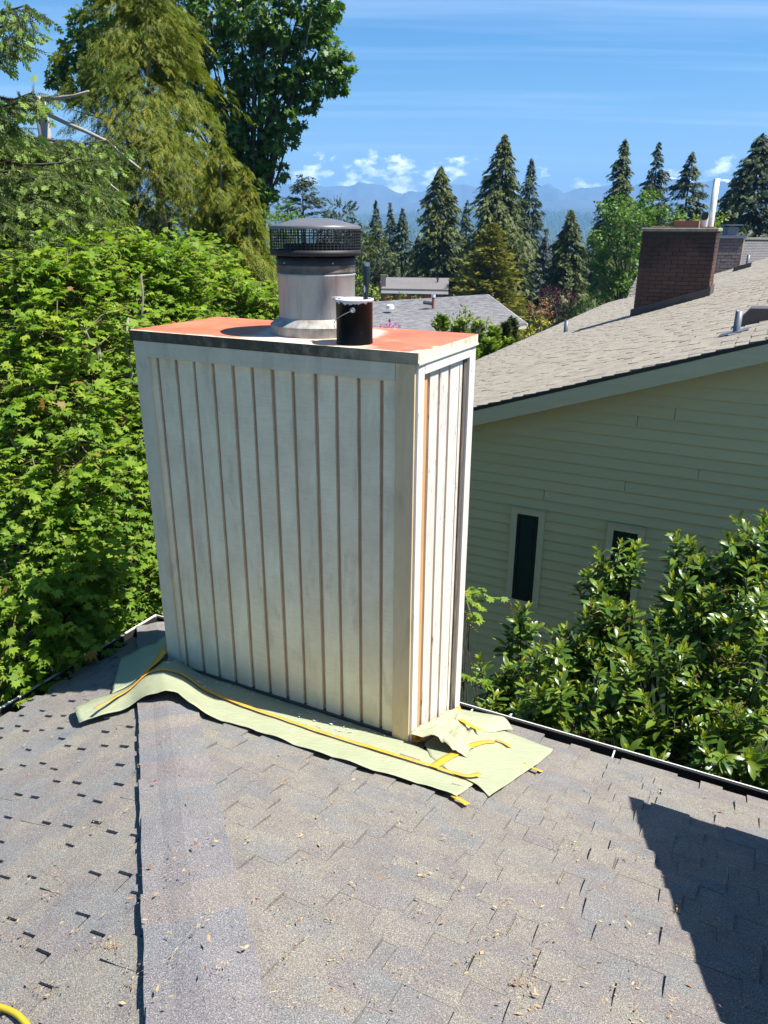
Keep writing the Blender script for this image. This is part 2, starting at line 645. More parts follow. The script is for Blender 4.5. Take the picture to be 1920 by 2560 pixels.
def paper_mat():
    g = G('green_masking_paper')
    n = g.noise(g.pos(), 5, 4, .6)
    w = g.noise(g.pos((10, 26, 10), rot=(0, 0, .3)), 2.2, 4, .6, .5)
    c = g.mix(n, (.355, .38, .24), (.42, .44, .285))
    p = g.princ(c, .45, bump=g.bump(w, .5, .018), spec=.4)
    t = g.n.new('ShaderNodeBsdfTranslucent'); g.l.new(c, t.inputs[0])
    m = g.n.new('ShaderNodeMixShader'); m.inputs[0].default_value = .12
    g.l.new(p.outputs[0], m.inputs[1]); g.l.new(t.outputs[0], m.inputs[2])
    return g.done(m)


MAT['paper'] = paper_mat()
MAT['tape'] = plain('orange_tape', (.78, .38, .035), (.70, .31, .03), 25, .5, bump=.25, bdist=.004)
MAT['flake'] = plain('paint_flakes', (.62, .68, .68), (.72, .74, .72), 20, .5)
MAT['siding'] = None


def siding_mat():
    g = G('cream_siding')
    r = g.rnd()
    n = g.noise(g.pos((.6, .6, 14)), 6, 4, .6)
    n2 = g.noise(g.pos(), 1.2, 3)
    c = g.mix(g.math('ADD', g.math('MULTIPLY', n2, .4), g.math('MULTIPLY', r, .6)), (.60, .495, .235), (.67, .54, .27))
    return g.done(g.princ(c, .6, bump=g.bump(n, .15, .002)))


MAT['siding'] = siding_mat()
MAT['house_trim'] = plain('cream_trim', (.64, .53, .29), (.68, .57, .33), 5, .55)
MAT['fascia'] = plain('greyed_fascia', (.55, .455, .25), (.60, .50, .29), 3, .6, bump=.1, stretch=(1, 1, 8))
MAT['sash'] = plain('black_sash', (.012, .011, .010), None, rough=.4)


def glass_mat():
    g = G('window_glass')
    return g.done(g.princ((.022, .036, .026), .05, 0, spec=1.0))


MAT['glass'] = glass_mat()


def brick_mat(name, cols, soot=True):
    g = G(name)
    r = g.rnd()
    c = g.ramp(r, cols)
    n = g.noise(g.pos(), 60, 4, .7)
    c = g.mix(g.math('MULTIPLY', g.step(n, .5, .7), .4), c, (.05, .035, .03))
    if soot:
        b = g.noise(g.pos((1, 1, 1.4)), 1.1, 3, .6)
        sp = g.n.new('ShaderNodeSeparateXYZ'); ge = g.n.new('ShaderNodeNewGeometry')
        g.l.new(ge.outputs['Position'], sp.inputs[0])
        k = g.step(g.math('ADD', sp.outputs[2], g.math('MULTIPLY', g.math('SUBTRACT', b, .5), 2.4)), ZC - .75, ZC - .1)
        c = g.mix(g.math('MULTIPLY', k, .85), c, (.035, .028, .026))
    return g.done(g.princ(c, .85, bump=g.bump(n, .4, .004), spec=.25))


MAT['brick'] = brick_mat('red_brick', [(0, (.10, .055, .042)), (.4, (.125, .066, .048)), (.8, (.088, .05, .04)), (1, (.14, .085, .062))])
MAT['brick_grey'] = brick_mat('grey_brick', [(0, (.13, .11, .115)), (.5, (.19, .155, .155)), (1, (.15, .12, .12))], False)
MAT['mortar'] = plain('dark_mortar', (.085, .062, .052), (.05, .038, .034), 20, .9)
MAT['crown'] = plain('mossy_mortar_crown', (.32, .30, .24), (.16, .15, .11), 10, .9, bump=.5)
MAT['clay'] = plain('clay_flue_tile', (.30, .12, .06), (.24, .09, .05), 8, .8)
MAT['flashing'] = plain('brown_flashing', (.075, .058, .048), (.10, .078, .065), 5, .5)
MAT['pvc'] = plain('white_pipe', (.74, .73, .68), (.68, .66, .6), 8, .4)
MAT['zinc'] = plain('zinc_pipe', (.17, .19, .22), (.12, .14, .16), 18, .5, .4)
MAT['bark'] = plain('bark', (.085, .065, .05), (.045, .036, .03), 22, .9, bump=.6, stretch=(1, 1, .25), bdist=.02)
MAT['bark_pale'] = plain('lichened_bark', (.30, .28, .22), (.10, .085, .065), 14, .9, bump=.5, stretch=(1, 1, .5), bdist=.01)
MAT['bark_grey'] = plain('bleached_deadwood', (.42, .37, .31), (.25, .21, .17), 16, .85, bump=.3, stretch=(1, 1, .4))
MAT['red_twig'] = plain('green_brown_twig', (.16, .12, .05), None, rough=.7)

LEAF = {}
LEAF['vine'] = leaf_mat('vine_maple_leaf', [(0, (.10, .20, .022)), (.35, (.15, .265, .03)), (.7, (.20, .325, .04)), (.975, (.28, .37, .05)), (.992, (.26, .23, .05)), (1, (.28, .13, .05))], .55, .3, .48, patch=.7)
LEAF['vine_deep'] = leaf_mat('broad_maple_leaf', [(0, (.055, .115, .018)), (.5, (.085, .155, .022)), (1, (.125, .20, .03))], .5, .35, .38)
LEAF['bigleaf'] = leaf_mat('bigleaf_maple_leaf', [(0, (.055, .12, .022)), (.5, (.088, .175, .03)), (.85, (.13, .225, .042)), (1, (.17, .27, .05))], .42, .4, .36)
LEAF['cedar'] = leaf_mat('golden_cedar_spray', [(0, (.075, .115, .014)), (.4, (.12, .165, .018)), (.75, (.17, .205, .024)), (1, (.25, .23, .03))], .6, .25, .36, patch=.5)
LEAF['cedar_green'] = leaf_mat('green_cedar_spray', [(0, (.055, .09, .014)), (.5, (.09, .13, .02)), (.9, (.135, .175, .028)), (1, (.18, .19, .03))], .6, .25, .25, patch=.6)
LEAF['spruce'] = leaf_mat('spruce_needles', [(0, (.045, .07, .014)), (.55, (.075, .105, .018)), (1, (.105, .135, .024))], .55, .3, .15)
LEAF['spruce_tip'] = leaf_mat('new_spruce_tips', [(0, (.16, .25, .045)), (1, (.23, .32, .06))], .6, .3, .35)
LEAF['fir'] = leaf_mat('dark_fir_needles', [(0, (.030, .052, .018)), (.6, (.055, .082, .027)), (1, (.092, .118, .04))], .6, .3, .12)
LEAF['farcedar'] = leaf_mat('olive_cedar_foliage', [(0, (.046, .068, .018)), (.6, (.082, .106, .026)), (1, (.128, .15, .036))], .6, .3, .15, patch=.25)
LEAF['thuja'] = leaf_mat('yellow_thuja_foliage', [(0, (.12, .135, .014)), (.5, (.19, .19, .02)), (1, (.28, .25, .03))], .6, .25, .2)
LEAF['blue'] = leaf_mat('blue_spruce_needles', [(0, (.055, .075, .075)), (.6, (.10, .125, .125)), (1, (.16, .185, .18))], .6, .3, .1)
LEAF['light'] = leaf_mat('fresh_green_leaf', [(0, (.075, .155, .022)), (.5, (.11, .205, .03)), (1, (.16, .255, .04))], .5, .3, .35)
LEAF['hedge'] = leaf_mat('hedge_leaf', [(0, (.13, .21, .016)), (.5, (.21, .29, .022)), (1, (.30, .36, .032))], .55, .3, .3)
LEAF['arbor'] = leaf_mat('arborvitae_spray', [(0, (.10, .185, .016)), (.5, (.16, .26, .022)), (1, (.24, .33, .034))], .6, .25, .2)
LEAF['yellow'] = leaf_mat('golden_leaf', [(0, (.34, .31, .02)), (1, (.48, .43, .035))], .5, .3, .3)
LEAF['orange'] = leaf_mat('coppery_leaf', [(0, (.30, .15, .06)), (1, (.38, .22, .09))], .6, .3, .25, (1.1, 1, .7))
LEAF['plum'] = leaf_mat('purple_leaf', [(0, (.055, .014, .02)), (.6, (.085, .022, .028)), (1, (.12, .035, .04))], .5, .3, .2, (1.3, .8, .8))
LEAF['pink'] = leaf_mat('pink_flower', [(0, (.62, .12, .36)), (1, (.75, .25, .50))], .6, .3, .3, (1, .8, .9))
LEAF['laurel'] = leaf_mat('glossy_laurel_leaf', [(0, (.05, .11, .016)), (.5, (.095, .175, .022)), (.85, (.16, .24, .03)), (1, (.24, .28, .035))], .33, .5, .30)
LEAF['laurel_new'] = leaf_mat('new_laurel_leaf', [(0, (.24, .29, .022)), (1, (.34, .38, .03))], .4, .4, .4)
LEAF['spike'] = leaf_mat('spent_flower_spike', [(0, (.14, .075, .035)), (1, (.22, .13, .055))], .8, .2, .1)
LEAF['litter'] = leaf_mat('dry_husks', [(0, (.42, .30, .13)), (.55, (.50, .38, .20)), (.8, (.34, .19, .085)), (1, (.24, .075, .04))], .8, .2, .1, (1, 1, .8))

# ------------------------------------------------------------------ terrain, far hills, mountains, haze
GY = [(-9000, -7), (-40, -7), (8, -7), (30, -7.8), (60, -10), (120, -14), (300, -30), (800, -62), (1500, -72), (2600, -70), (9500, -60)]


def ground(x, y):
    ys, zs = zip(*GY)
    z = np.interp(y, ys, zs)
    r = np.hypot(x, y)
    z = np.where(y < 0, np.where(r < 60, -7.0, np.interp(r, ys, zs)), z)
    h = np.interp(y, [1800, 3000, 4300, 5200], [0, 65, 150, 150])
    wob = .86 + .13 * np.sin(x / 900. + 1.1) + .07 * np.sin(x / 330. + .3 + y / 800.)
    und = np.where(r > 200, 5 * np.sin(x / 210. + y / 390.) * np.clip((r - 200) / 900, 0, 1.6), 0)
    return ZC + z + h * wob + und


ths = np.linspace(0, 2 * math.pi, 193)[:-1]
rs = np.concatenate([[0.01], np.geomspace(3, 9300, 70)])
gx = (rs[:, None] * np.sin(ths)).ravel(); gy = (rs[:, None] * np.cos(ths)).ravel()
gv = np.stack([gx, gy, ground(gx, gy)], -1)
nt_ = len(ths)
gi = np.arange(len(rs) - 1)[:, None] * nt_; gk = np.arange(nt_)[None]
gf = np.stack([gi + gk, gi + nt_ + gk, gi + nt_ + (gk + 1) % nt_, gi + (gk + 1) % nt_], -1).reshape(-1, 4)[:, ::-1]


def terrain_mat():
    g = G('wooded_ground')
    p = g.pos()
    n = g.noise(p, .035, 6, .65)
    n2 = g.noise(p, .006, 4, .6)
    c = g.ramp(n, [(.3, (.020, .034, .014)), (.55, (.035, .055, .02)), (.8, (.06, .08, .03))])
    c = g.mix(g.step(n2, .60, .68), c, (.10, .13, .05))
    return g.done(g.princ(c, .95, bump=g.bump(n, 1, 6), spec=.1))


kind(mesh_np('ground', gv, gf, terrain_mat(), smooth=True), 'structure')


def mountain_mat(name, snowline):
    g = G(name)
    p = g.pos()
    n = g.noise(p, .006, 6, .65)
    sp = g.n.new('ShaderNodeSeparateXYZ'); ge = g.n.new('ShaderNodeNewGeometry')
    g.l.new(ge.outputs['Position'], sp.inputs[0])
    c = g.mix(n, (.07, .085, .06), (.14, .14, .12))
    k = g.step(g.math('ADD', sp.outputs[2], g.math('MULTIPLY', g.math('SUBTRACT', n, .5), 260)), snowline, snowline + 12)
    c = g.mix(k, c, (.85, .87, .9))
    return g.done(g.princ(c, .9, bump=g.bump(n, 1, 30), spec=.1))


def range_mesh(name, prof, Y, depth, seed, mat, rough):
    """a mountain range: ridge crest at distance Y, flanks falling to the front and back, cut by spurs"""
    xs = np.linspace(-5200, 5200, 420)
    px = [p[0] for p in prof]; py = [p[1] for p in prof]
    pxs = 960 + F * xs / (Y * .937 + 0)           # approx. view column of each crest point
    crest = np.interp(pxs, px, py)
    zc = np.array([at(a, b, Y)[2] for a, b in zip(pxs, crest)])
    vs = []
    rows = np.linspace(-1, 1, 31)
    for q in rows:
        fall = (1 - abs(q)) ** 1.15
        for i, x in enumerate(xs):
            nz = mnoise.fractal(Vector((x / 420., q * 3.2 + seed, seed)), 1., 2., 5)
            z0 = ZC - 62
            z = z0 + (zc[i] - z0) * fall + nz * rough * (1 - fall * .82) * (fall ** .4 + .05)
            vs.append((x, Y + q * depth, z))
    n = len(xs)
    fs = [(r * n + i, r * n + i + 1, (r + 1) * n + i + 1, (r + 1) * n + i) for r in range(len(rows) - 1) for i in range(n - 1)]
    return kind(mesh_np(name, np.array(vs), np.array(fs), mat, smooth=False), 'structure')


P_MAIN = [(-2500, 470), (-1200, 455), (-400, 462), (200, 450), (500, 472), (640, 460), (773, 468), (810, 470), (847, 463), (875, 464), (895, 456), (912, 461), (950, 462), (980, 470), (1009, 473), (1068, 469), (1100, 474), (1141, 476), (1180, 470), (1207, 462),
          (1230, 470), (1259, 477), (1310, 480), (1345, 468), (1362, 458), (1380, 470), (1406, 476), (1450, 472), (1509, 461), (1560, 464), (1640, 456), (1685, 451), (1740, 450), (1775, 440), (1800, 443), (1847, 443), (1920, 448), (2050, 440), (2300, 462), (3000, 450), (4500, 470)]
P_FRONT = [(-2500, 515), (0, 520), (600, 512), (760, 505), (900, 498), (1010, 508), (1130, 500), (1260, 512), (1330, 505), (1420, 498), (1560, 507), (1700, 500), (1850, 495), (2100, 505), (4500, 515)]
range_mesh('far_mountains', P_MAIN, 7000, 1500, 3.1, mountain_mat('snow_patched_rock', ZC + 395), 330)
range_mesh('near_mountains', P_FRONT, 5700, 800, 7.7, mountain_mat('forested_slopes', ZC + 5000), 120)

# conifers of the valley and the far slopes: nobody could count them
nf = 26000
fy = np.exp(rng.uniform(math.log(480), math.log(4800), nf))
fx = rng.uniform(-.62, .62, nf) * fy
fh = rng.uniform(14, 30, nf); frd = fh * rng.uniform(.14, .22, nf)
cone = np.array([(math.cos(a), math.sin(a), 0) for a in np.linspace(0, 2 * math.pi, 6)[:-1]] + [(0, 0, 1)])
cf = np.array([(i, (i + 1) % 5, 5) for i in range(5)])
tv = cone[None] * np.stack([frd, frd, fh], -1)[:, None] + np.stack([fx, fy, ground(fx, fy) + 0.], -1)[:, None]
tf_ = cf[None] + (np.arange(nf) * 6)[:, None, None]
kind(mesh_np('valley_forest', tv.reshape(-1, 3), tf_.reshape(-1, 3), LEAF['fir'], tint=np.repeat(rng.random(nf), 6)), 'stuff')

hz = MB().box(-9600, 9600, -9600, 9600, ZC - 100, ZC + 560).build('haze', None)
hm, hn, hl, ho = newmat('haze')
pv = hn.new('ShaderNodeVolumePrincipled')
pv.inputs['Color'].default_value = (.24, .54, 1, 1)
pv.inputs['Density'].default_value = 1.9e-4
pv.inputs['Anisotropy'].default_value = 0
hl.new(pv.outputs[0], ho.inputs['Volume'])
hz.data.materials.append(hm)
kind(hz, 'stuff')

# ------------------------------------------------------------------ our house: hip roof under the camera
EV, HU = .7109, 2.4499                       # eave of the far slope, distance of the left eave
n1 = T * Vv + Z3; n2 = -T2 * U + Z3
K0 = fr(-HU, EV, -T * EV)                    # the corner where the two eaves meet


def roof_z(u, v):
    return np.minimum(-T * np.asarray(v), -T * EV + T2 * (np.asarray(u) + HU))


def roof_hit(px, py):
    """(u, v) of the roof under a view point"""
    a = loc_uv(hit_plane(px, py, n1, N0))
    if a[0] + HU + RK * (a[1] - EV) < 0:
        a = loc_uv(hit_plane(px, py, n2, K0))
    return a[0], a[1]


house = thing('shingled_house', 'grey shingled hip roof house in the foreground that carries the boarded chimney', 'house', tuple(N0), -AZ)
cs, sn = math.cos(SL), math.sin(SL)
cs2, sn2 = math.cos(math.atan(T2)), math.sin(math.atan(T2))


def clip(poly, a, b, c):
    """keep a*x + b*y + c >= 0"""
    out = []
    for i in range(len(poly)):
        p, q = poly[i], poly[(i + 1) % len(poly)]
        dp = a * p[0] + b * p[1] + c; dq = a * q[0] + b * q[1] + c
        if dp >= 0:
            out.append(p)
        if dp * dq < 0:
            t = dp / (dp - dq)
            out.append((p[0] + t * (q[0] - p[0]), p[1] + t * (q[1] - p[1])))
    return out


# deck of both slopes
mb = MB()
d_ = .012
UR, VB = 7.0, -4.6
mb.prism([(-HU, EV, -T * EV), (UR, EV, -T * EV), (UR, VB, -T * VB), (-HU + RK * (EV - VB), VB, -T * VB)], (0, 0, -.12))
mb.prism([(-HU, EV, -T * EV), (-HU + RK * (EV - VB), VB, -T * VB), (-HU, VB, -T * EV)], (0, 0, -.12))
roof = mb.build('roof', MAT['felt'], house)

EXPO = .142
pieces = []            # (vertices, faces, distance, visible)


def shingle_slope(which):
    """courses of metre-long shingles from the eave upwards; each is a base strip with thicker tabs at its butt"""
    smax = (EV - VB) / cs if which == 1 else 4.4
    nn = np.array((0, sn, cs)) if which == 1 else np.array((-sn2, 0, cs2))
    if which == 1:
        f3 = lambda a, b: np.array((a, EV - b * cs, -T * EV + b * sn))          # noqa
        cl_ = lambda p: clip(p, 1, -cs * RK, HU)                                      # noqa   u + HU + v - EV > 0
    else:
        f3 = lambda a, b: np.array((-HU + b * cs2, a, -T * EV + b * sn2))         # noqa
        cl_ = lambda p: clip(p, -RK, -cs2, RK * EV)                                     # noqa   u + HU + v - EV < 0

    def slab(poly, s, h0, h1, ln, base):
        top, bot = [], []
        for a, b in poly:
            q = (b - s) / ln
            P = f3(a, b)
            top.append(P + nn * (h0 * (1 - q) + h1 * q))
            bot.append(P + nn * (base * (1 - q)))
        n = len(poly)
        fs = [tuple(range(n)), tuple(range(n, 2 * n))[::-1]] + [(i, n + i, n + (i + 1) % n, (i + 1) % n) for i in range(n)]
        if which == 2:
            fs = [f[::-1] for f in fs]
        return top + bot, fs

    s = -.025
    while s < smax:
        w0 = -HU - .1 if which == 1 else VB
        w1 = UR if which == 1 else EV + .1
        x = w0 + random.uniform(-.9, 0)
        while x < w1:
            xe = x + 1.0
            j = random.uniform(-.004, .004)
            mb = MB()
            ln = EXPO + .045
            if which == 1:
                # tabs laid proud on a plain strip
                poly = cl_([(x, s + j), (xe - .002, s + j), (xe - .002, s + ln), (x, s + ln)])
                if len(poly) >= 3:
                    mb.add(*slab(poly, s, .0125, .004, ln, .004))
                    t = x + random.uniform(0, .12)
                    while t < xe - .06:
                        e = min(t + random.choice([.11, .14, .18, .23, .3]), xe - .003)
                        lift = .0125 * random.uniform(.7, 1.2) * (1.4 if random.random() < .15 else 1)
                        sk = random.uniform(-.006, .006)
                        jb = random.uniform(-.003, .003)
                        m1_, m2_ = random.uniform(.058, .078), .128
                        ba = lambda q: .0125 + (.007 - .0125) * q / .132      # noqa
                        for (qa, qb, la, lb) in ((0, m1_, 1, .85), (m1_, m2_, .85, 0)):
                            pa, pb = (s + j - .003 if qa == 0 else s + qa), s + qb
                            poly = cl_([(t + sk * qa * 8, pa), (e + sk * qa * 8, pa + (jb if qa == 0 else 0)), (e + sk * qb * 8, pb), (t + sk * qb * 8, pb)])
                            if len(poly) >= 3:
                                mb.add(*slab(poly, s + qa, ba(qa) + lift * la, ba(qb) + lift * lb + (.001 if lb == 0 else 0), qb - qa, .006))
                        t = e + random.choice([.09, .12, .16, .22])
            else:
                # a thick shingle with short notches cut into its butt
                m1_ = random.uniform(.060, .074)
                hb = .0185 if which == 1 else .0205
                hm = hb + (.004 - hb) * m1_ / ln
                poly = cl_([(x, s + m1_), (xe - .002, s + m1_), (xe - .002, s + ln), (x, s + ln)])
                if len(poly) >= 3:
                    mb.add(*slab(poly, s + m1_, hm, .004, ln - m1_, .004))
                    t = x
                    while t < xe - .02:
                        w = random.choice([.08, .10, .13, .17, .22] if which == 2 else [.14, .18, .24, .3, .38])
                        e = min(t + w, xe - .002)
                        if xe - e < .07:
                            e = xe - .002
                        k_ = random.uniform(-.0012, .0022)
                        jb = random.uniform(-.004, .004)
                        poly = cl_([(t + random.uniform(0, .005), s + j), (e - random.uniform(0, .005), s + j + jb), (e, s + m1_), (t, s + m1_)])
                        if len(poly) >= 3:
                            mb.add(*slab(poly, s, hb + k_, hm + k_, m1_, .005))
                        t = e + random.choice([.04, .055, .07, .09] if which == 2 else [.04, .06, .08, .11])
            if mb.v:
                c = np.mean([np.asarray(p) for p in mb.v], 0)
                cw = N0 + c[0] * U + c[1] * Vv + c[2] * Z3
                pr = project(cw)
                vis = pr[2] > .1 and -500 < pr[0] < 2400 and -60 < pr[1] < 3000
                pieces.append((mb.v, mb.f, np.linalg.norm(cw - EYE), vis))
            x = xe
        s += EXPO


shingle_slope(1)
shingle_slope(2)
pieces.sort(key=lambda t: (not t[3], t[2]))
for vs, fs, dist, vis in pieces[:300]:
    MB().add(vs, fs).build('shingle', MAT['shingle'], roof)
mb = MB()
for vs, fs, dist, vis in pieces[300:]:
    mb.add(vs, fs)
kind(mb.build('shingle_courses', MAT['shingle'], roof), 'stuff')

# bent cap shingles up the hip
hd = np.array([RK, -1., T]) / math.hypot(RK, 1)          # along the hip, climbing (per plan metre)
i = 0
sdist = 0.0
while sdist < 5.6:
    base = np.array([-HU, EV, -T * EV]) + hd * sdist
    ln, hw = .30, .148 + random.uniform(-.003, .003)
    tw = random.uniform(-.005, .005)
    vs = []
    secs = [(-hw, 0), (-hw * .5, 0), (-.045, 0), (0, 0), (.045, 0), (hw * .5, 0), (hw, 0)]
    e1 = np.array([1., RK, 0]) / math.hypot(RK, 1)       # across the hip, towards +u
    nrow = 4
    rag = [random.uniform(-.0035, .0035) for _ in range(nrow + 1)]
    for layer in (0, 1):
        for r in range(nrow + 1):
            q = r / nrow
            for si, (cx, _) in enumerate(secs):
                curve = -.03 * (cx / hw) ** 2      # lower edge curls round
                P = base + hd * (q * ln + (curve * (1 - q)) + tw * cx / hw)
                cxx = cx + (rag[r] if si == 0 else (rag[-1 - r] if si == 6 else 0))
                P = P + e1 * cxx
                droop = T / math.sqrt(2) * (math.sqrt(cx * cx + .03 ** 2) - .03)
                h = .026 * (1 - q) + .012 * q + (.015 * (1 - .4 * q) if cx < -hw * .8 else 0) + (.004 if cx > hw * .8 else 0)
                P = P + np.array([0, 0, -droop + .008 + h - (.009 if layer else 0)])
                vs.append(P)
    ns = len(secs); tot = (nrow + 1) * ns
    fs = []
    for r in range(nrow):
        for c in range(ns - 1):
            a = r * ns + c
            fs.append((a, a + 1, a + ns + 1, a + ns))
            fs.append((tot + a, tot + a + ns, tot + a + ns + 1, tot + a + 1))
    edge = [c for c in range(ns)] + [r * ns + ns - 1 for r in range(1, nrow + 1)] + [nrow * ns + c for c in range(ns - 2, -1, -1)] + [r * ns for r in range(nrow - 1, 0, -1)]
    for a, b in zip(edge, edge[1:] + edge[:1]):
        fs.append((a, tot + a, tot + b, b))
    MB().add(vs, fs).build('cap_shingle', MAT['cap'], roof, smooth=False)
    sdist += .165 + random.uniform(-.008, .008)

# gutters of both eaves
ze = -T * EV
g_ = house
gut = MB()
gut.box(-HU - .13, UR, EV + .012, EV + .02, ze - .11, ze - .012)
gut.box(-HU - .11, UR, EV + .012, EV + .125, ze - .125, ze - .115)
gut.box(-HU - .11, UR, EV + .114, EV + .1245, ze - .116, ze - .004)
gu = gut.build('gutter', MAT['gutter'], house)
MB().box(-HU - .14, UR, EV + .125, EV + .132, ze - .12, ze + .004).build('gutter_lip', MAT['white_paint'], gu)
for x in (-1.2, .05, .93, 2.1, 3.4):
    MB().box(x, x + .008, EV + .02, EV + .124, ze - .014, ze - .008).build('gutter_hanger', MAT['white_paint'], gu)
gut = MB()
gut.box(-HU - .02, -HU - .012, VB, EV + .012, ze - .11, ze - .012)
gut.box(-HU - .125, -HU - .012, VB, EV + .11, ze - .125, ze - .115)
gut.box(-HU - .1255, -HU - .115, VB, EV + .11, ze - .116, ze - .004)
gu = gut.build('gutter', MAT['gutter'], house)
MB().box(-HU - .139, -HU - .126, VB, EV + .125, ze - .12, ze + .004).build('gutter_lip', MAT['white_paint'], gu)
# walls under the eaves
mb = MB()
mb.box(-HU + .5, UR, VB, EV - .5, -5.2, ze - .17)
mb.build('wall', MAT['siding'], house)
# the taller wing behind the camera's right shoulder: a low shed roof on a short wall
tip = np.array([1.187 + .55 * 1.66, .175 + .17 * 1.66, -.062 + 1.66])
mb = MB()
up_ = []
for (a, b) in ((0, 0), (4.5, 0), (4.5, -4.4), (0, -4.4)):
    up_.append((tip[0] + a, tip[1] + b, tip[2] + .21 * b))
mb.prism(up_, (0, 0, .14))
mb.build('upper_roof', MAT['felt'], house)
MB().prism([(tip[0] + .3, tip[1] - .45, -T * (tip[1] - .45) + .02), (tip[0] + 4.4, tip[1] - .45, -T * (tip[1] - .45) + .02), (tip[0] + 4.4, tip[1] - .45, tip[2] - .1), (tip[0] + .3, tip[1] - .45, tip[2] - .1)], (0, -3.6, 0)).build('upper_wall', MAT['siding'], house)

# ------------------------------------------------------------------ the boarded chimney
L, Wd, H, OV, CT = 1.650, .7066, 2.0223, .0137, .0497
chim = thing('boarded_chimney', 'tall cream boarded chimney with rust red metal top and round steel flue', 'chimney', tuple(N0), -AZ)


def wavy_board(name, mat, face, a0, a1, z0, z1, out, thick, slope0=None, wob=.0014):
    """vertical board on the front (face 'f', a = u) or the right side (face 'r', a = v); edges hand-cut"""
    n = 7
    vs, fs = [], []
    lean = random.uniform(-.0012, .0012)
    for i in range(n + 1):
        q = i / n
        for a, sg in ((a0, 0), (a1, 1)):
            zz0 = z0 if slope0 is None else z0 + slope0 * a
            z = zz0 + (z1 - zz0) * q
            aa = a + random.uniform(-wob, wob)
            for o in (out + random.uniform(-.0006, .0006) + (lean if sg else -lean), out - thick):
                vs.append((aa, -o, z) if face == 'f' else (o, aa, z))
    for i in range(n):
        b = i * 4; c = b + 4
        quads = [(b, b + 2, c + 2, c), (b + 2, b + 3, c + 3, c + 2), (b + 3, b + 1, c + 1, c + 3), (b + 1, b, c, c + 1)]
        fs += quads if face == 'f' else quads
    fs += [(0, 1, 3, 2), (n * 4, n * 4 + 2, n * 4 + 3, n * 4 + 1)]
    return MB().add(vs, fs).build(name, mat, chim)


# core behind the boards (bare wood seen in the joints)
MB().box(-L + .012, -.022, .024, Wd - .012, -.02 - T * Wd, H - .002).build('core', MAT['groove'], chim)
gro = [-1.521, -1.395, -1.275, -1.152, -1.028, -.908, -.789, -.667, -.542, -.427, -.306, -.186]
edges = [-1.556] + gro
for i, a in enumerate(edges):
    a0 = a + (random.uniform(.019, .024) if i else 0)
    a1 = edges[i + 1] if i + 1 < len(edges) else -.098
    wavy_board('board', MAT['board'], 'f', a0, a1, .022 + random.uniform(-.006, .008), 1.95, -.006, .016)
wavy_board('corner_board', MAT['trim'], 'f', -L, -1.556, .03, H - .003, .012, .03, wob=.0006)
wavy_board('corner_board', MAT['post_new'], 'f', -.0985, -.003, -.045, H - .003, .014, .04, wob=.0004).__setitem__('label', 'newer unpainted tan corner board')
wavy_board('trim_board', MAT['trim'], 'f', -1.5545, -.101, 1.937, H - .004, .013, .022, wob=.0)
# right side
wavy_board('corner_board', MAT['trim_side'], 'r', .001, .062, .02, H - .003, .010, .03, -T, wob=.0008)
wavy_board('batten', MAT['bare_wood'], 'r', .072, .138, .03, 1.975, -.008, .018, -T).__setitem__('label', 'bare orange wood batten')
for a0, a1 in ((.162, .258), (.283, .383), (.411, .522), (.534, .568)):
    wavy_board('board', MAT['board_side'], 'r', a0, a1, .03 + random.uniform(-.006, .006), 1.972, -.006, .016, -T)
wavy_board('batten', MAT['gap_dark'], 'r', .588, .621, .02, 1.985, -.004, .018, -T).__setitem__('label', 'dark strip in the gap beside the far corner board')  # dark strip put in for the dark gap before the corner board
wavy_board('corner_board', MAT['trim_side'], 'r', .626, Wd - .001, .02, H - .003, .010, .03, -T, wob=.001)
wavy_board('trim_board', MAT['trim_side'], 'r', .064, .624, 1.968, H - .004, .012, .022, wob=.0)
# left and back sides
MB().box(-L - .010, -L + .010, .003, Wd - .01, -.05, H - .004).build('side_panel', MAT['board'], chim)
MB().box(-L + .01, -.01, Wd - .012, Wd + .008, -T * Wd - .02, H - .004).build('back_panel', MAT['board'], chim)
# flashing at the foot
MB().box(-L - .015, -.09, -.006, .022, -.012, .05).build('flashing', MAT['flashing'], chim)

# metal cover
x0, x1, y0, y1 = -L - OV - .004, OV, -OV - .004, Wd + OV
zt = H + CT
# slightly crowned top
mb = MB()
nx, ny = 24, 12
vs = []
for j in range(ny + 1):
    for i in range(nx + 1):
        a, b = i / nx, j / ny
        vs.append((x0 + (x1 - x0) * a, y0 + (y1 - y0) * b, zt + .008 * (1 - abs(2 * a - 1) ** 2) * (1 - abs(2 * b - 1) ** 2) + (.0015 * math.sin(a * 23 + b * 9) * min(1, 6 * a * (1 - a), 6 * b * (1 - b)))))
mb.add(vs, [(j * (nx + 1) + i, j * (nx + 1) + i + 1, (j + 1) * (nx + 1) + i + 1, (j + 1) * (nx + 1) + i) for j in range(ny) for i in range(nx)])
cover = mb.build('cover', MAT['rust'], chim, smooth=True)
MB().box(x0, x1 - .002, y0, y0 + .003, H + .002, zt - .0006).box(x0 + .001, x1 - .002, y0 + .003, y0 + .012, H - .003, H + .001).build('cover_flange', MAT['flange_front'], chim)
MB().box(x1 - .0025, x1, y0, y1, H + .001, zt - .0004).box(x1 - .001, x1 + .006, y0, y1, H - .004, H + .006).build('cover_flange', MAT['flange_side'], chim).__setitem__('label', 'pale cream flange streaked with rust')
MB().box(x0, x0 + .003, y0 + .003, y1, H + .001, zt - .0006).build('cover_flange', MAT['flange_front'], chim)
MB().box(x0 + .003, x1 - .003, y1 - .003, y1, H + .001, zt - .0006).build('cover_flange', MAT['flange_front'], chim)

# flue pipe
FU, FVV = -.715, .335
pf = fr(FU, FVV, zt)
dF = float((pf - EYE) @ FW)
RF = .5 * 190 / F * dF * .985


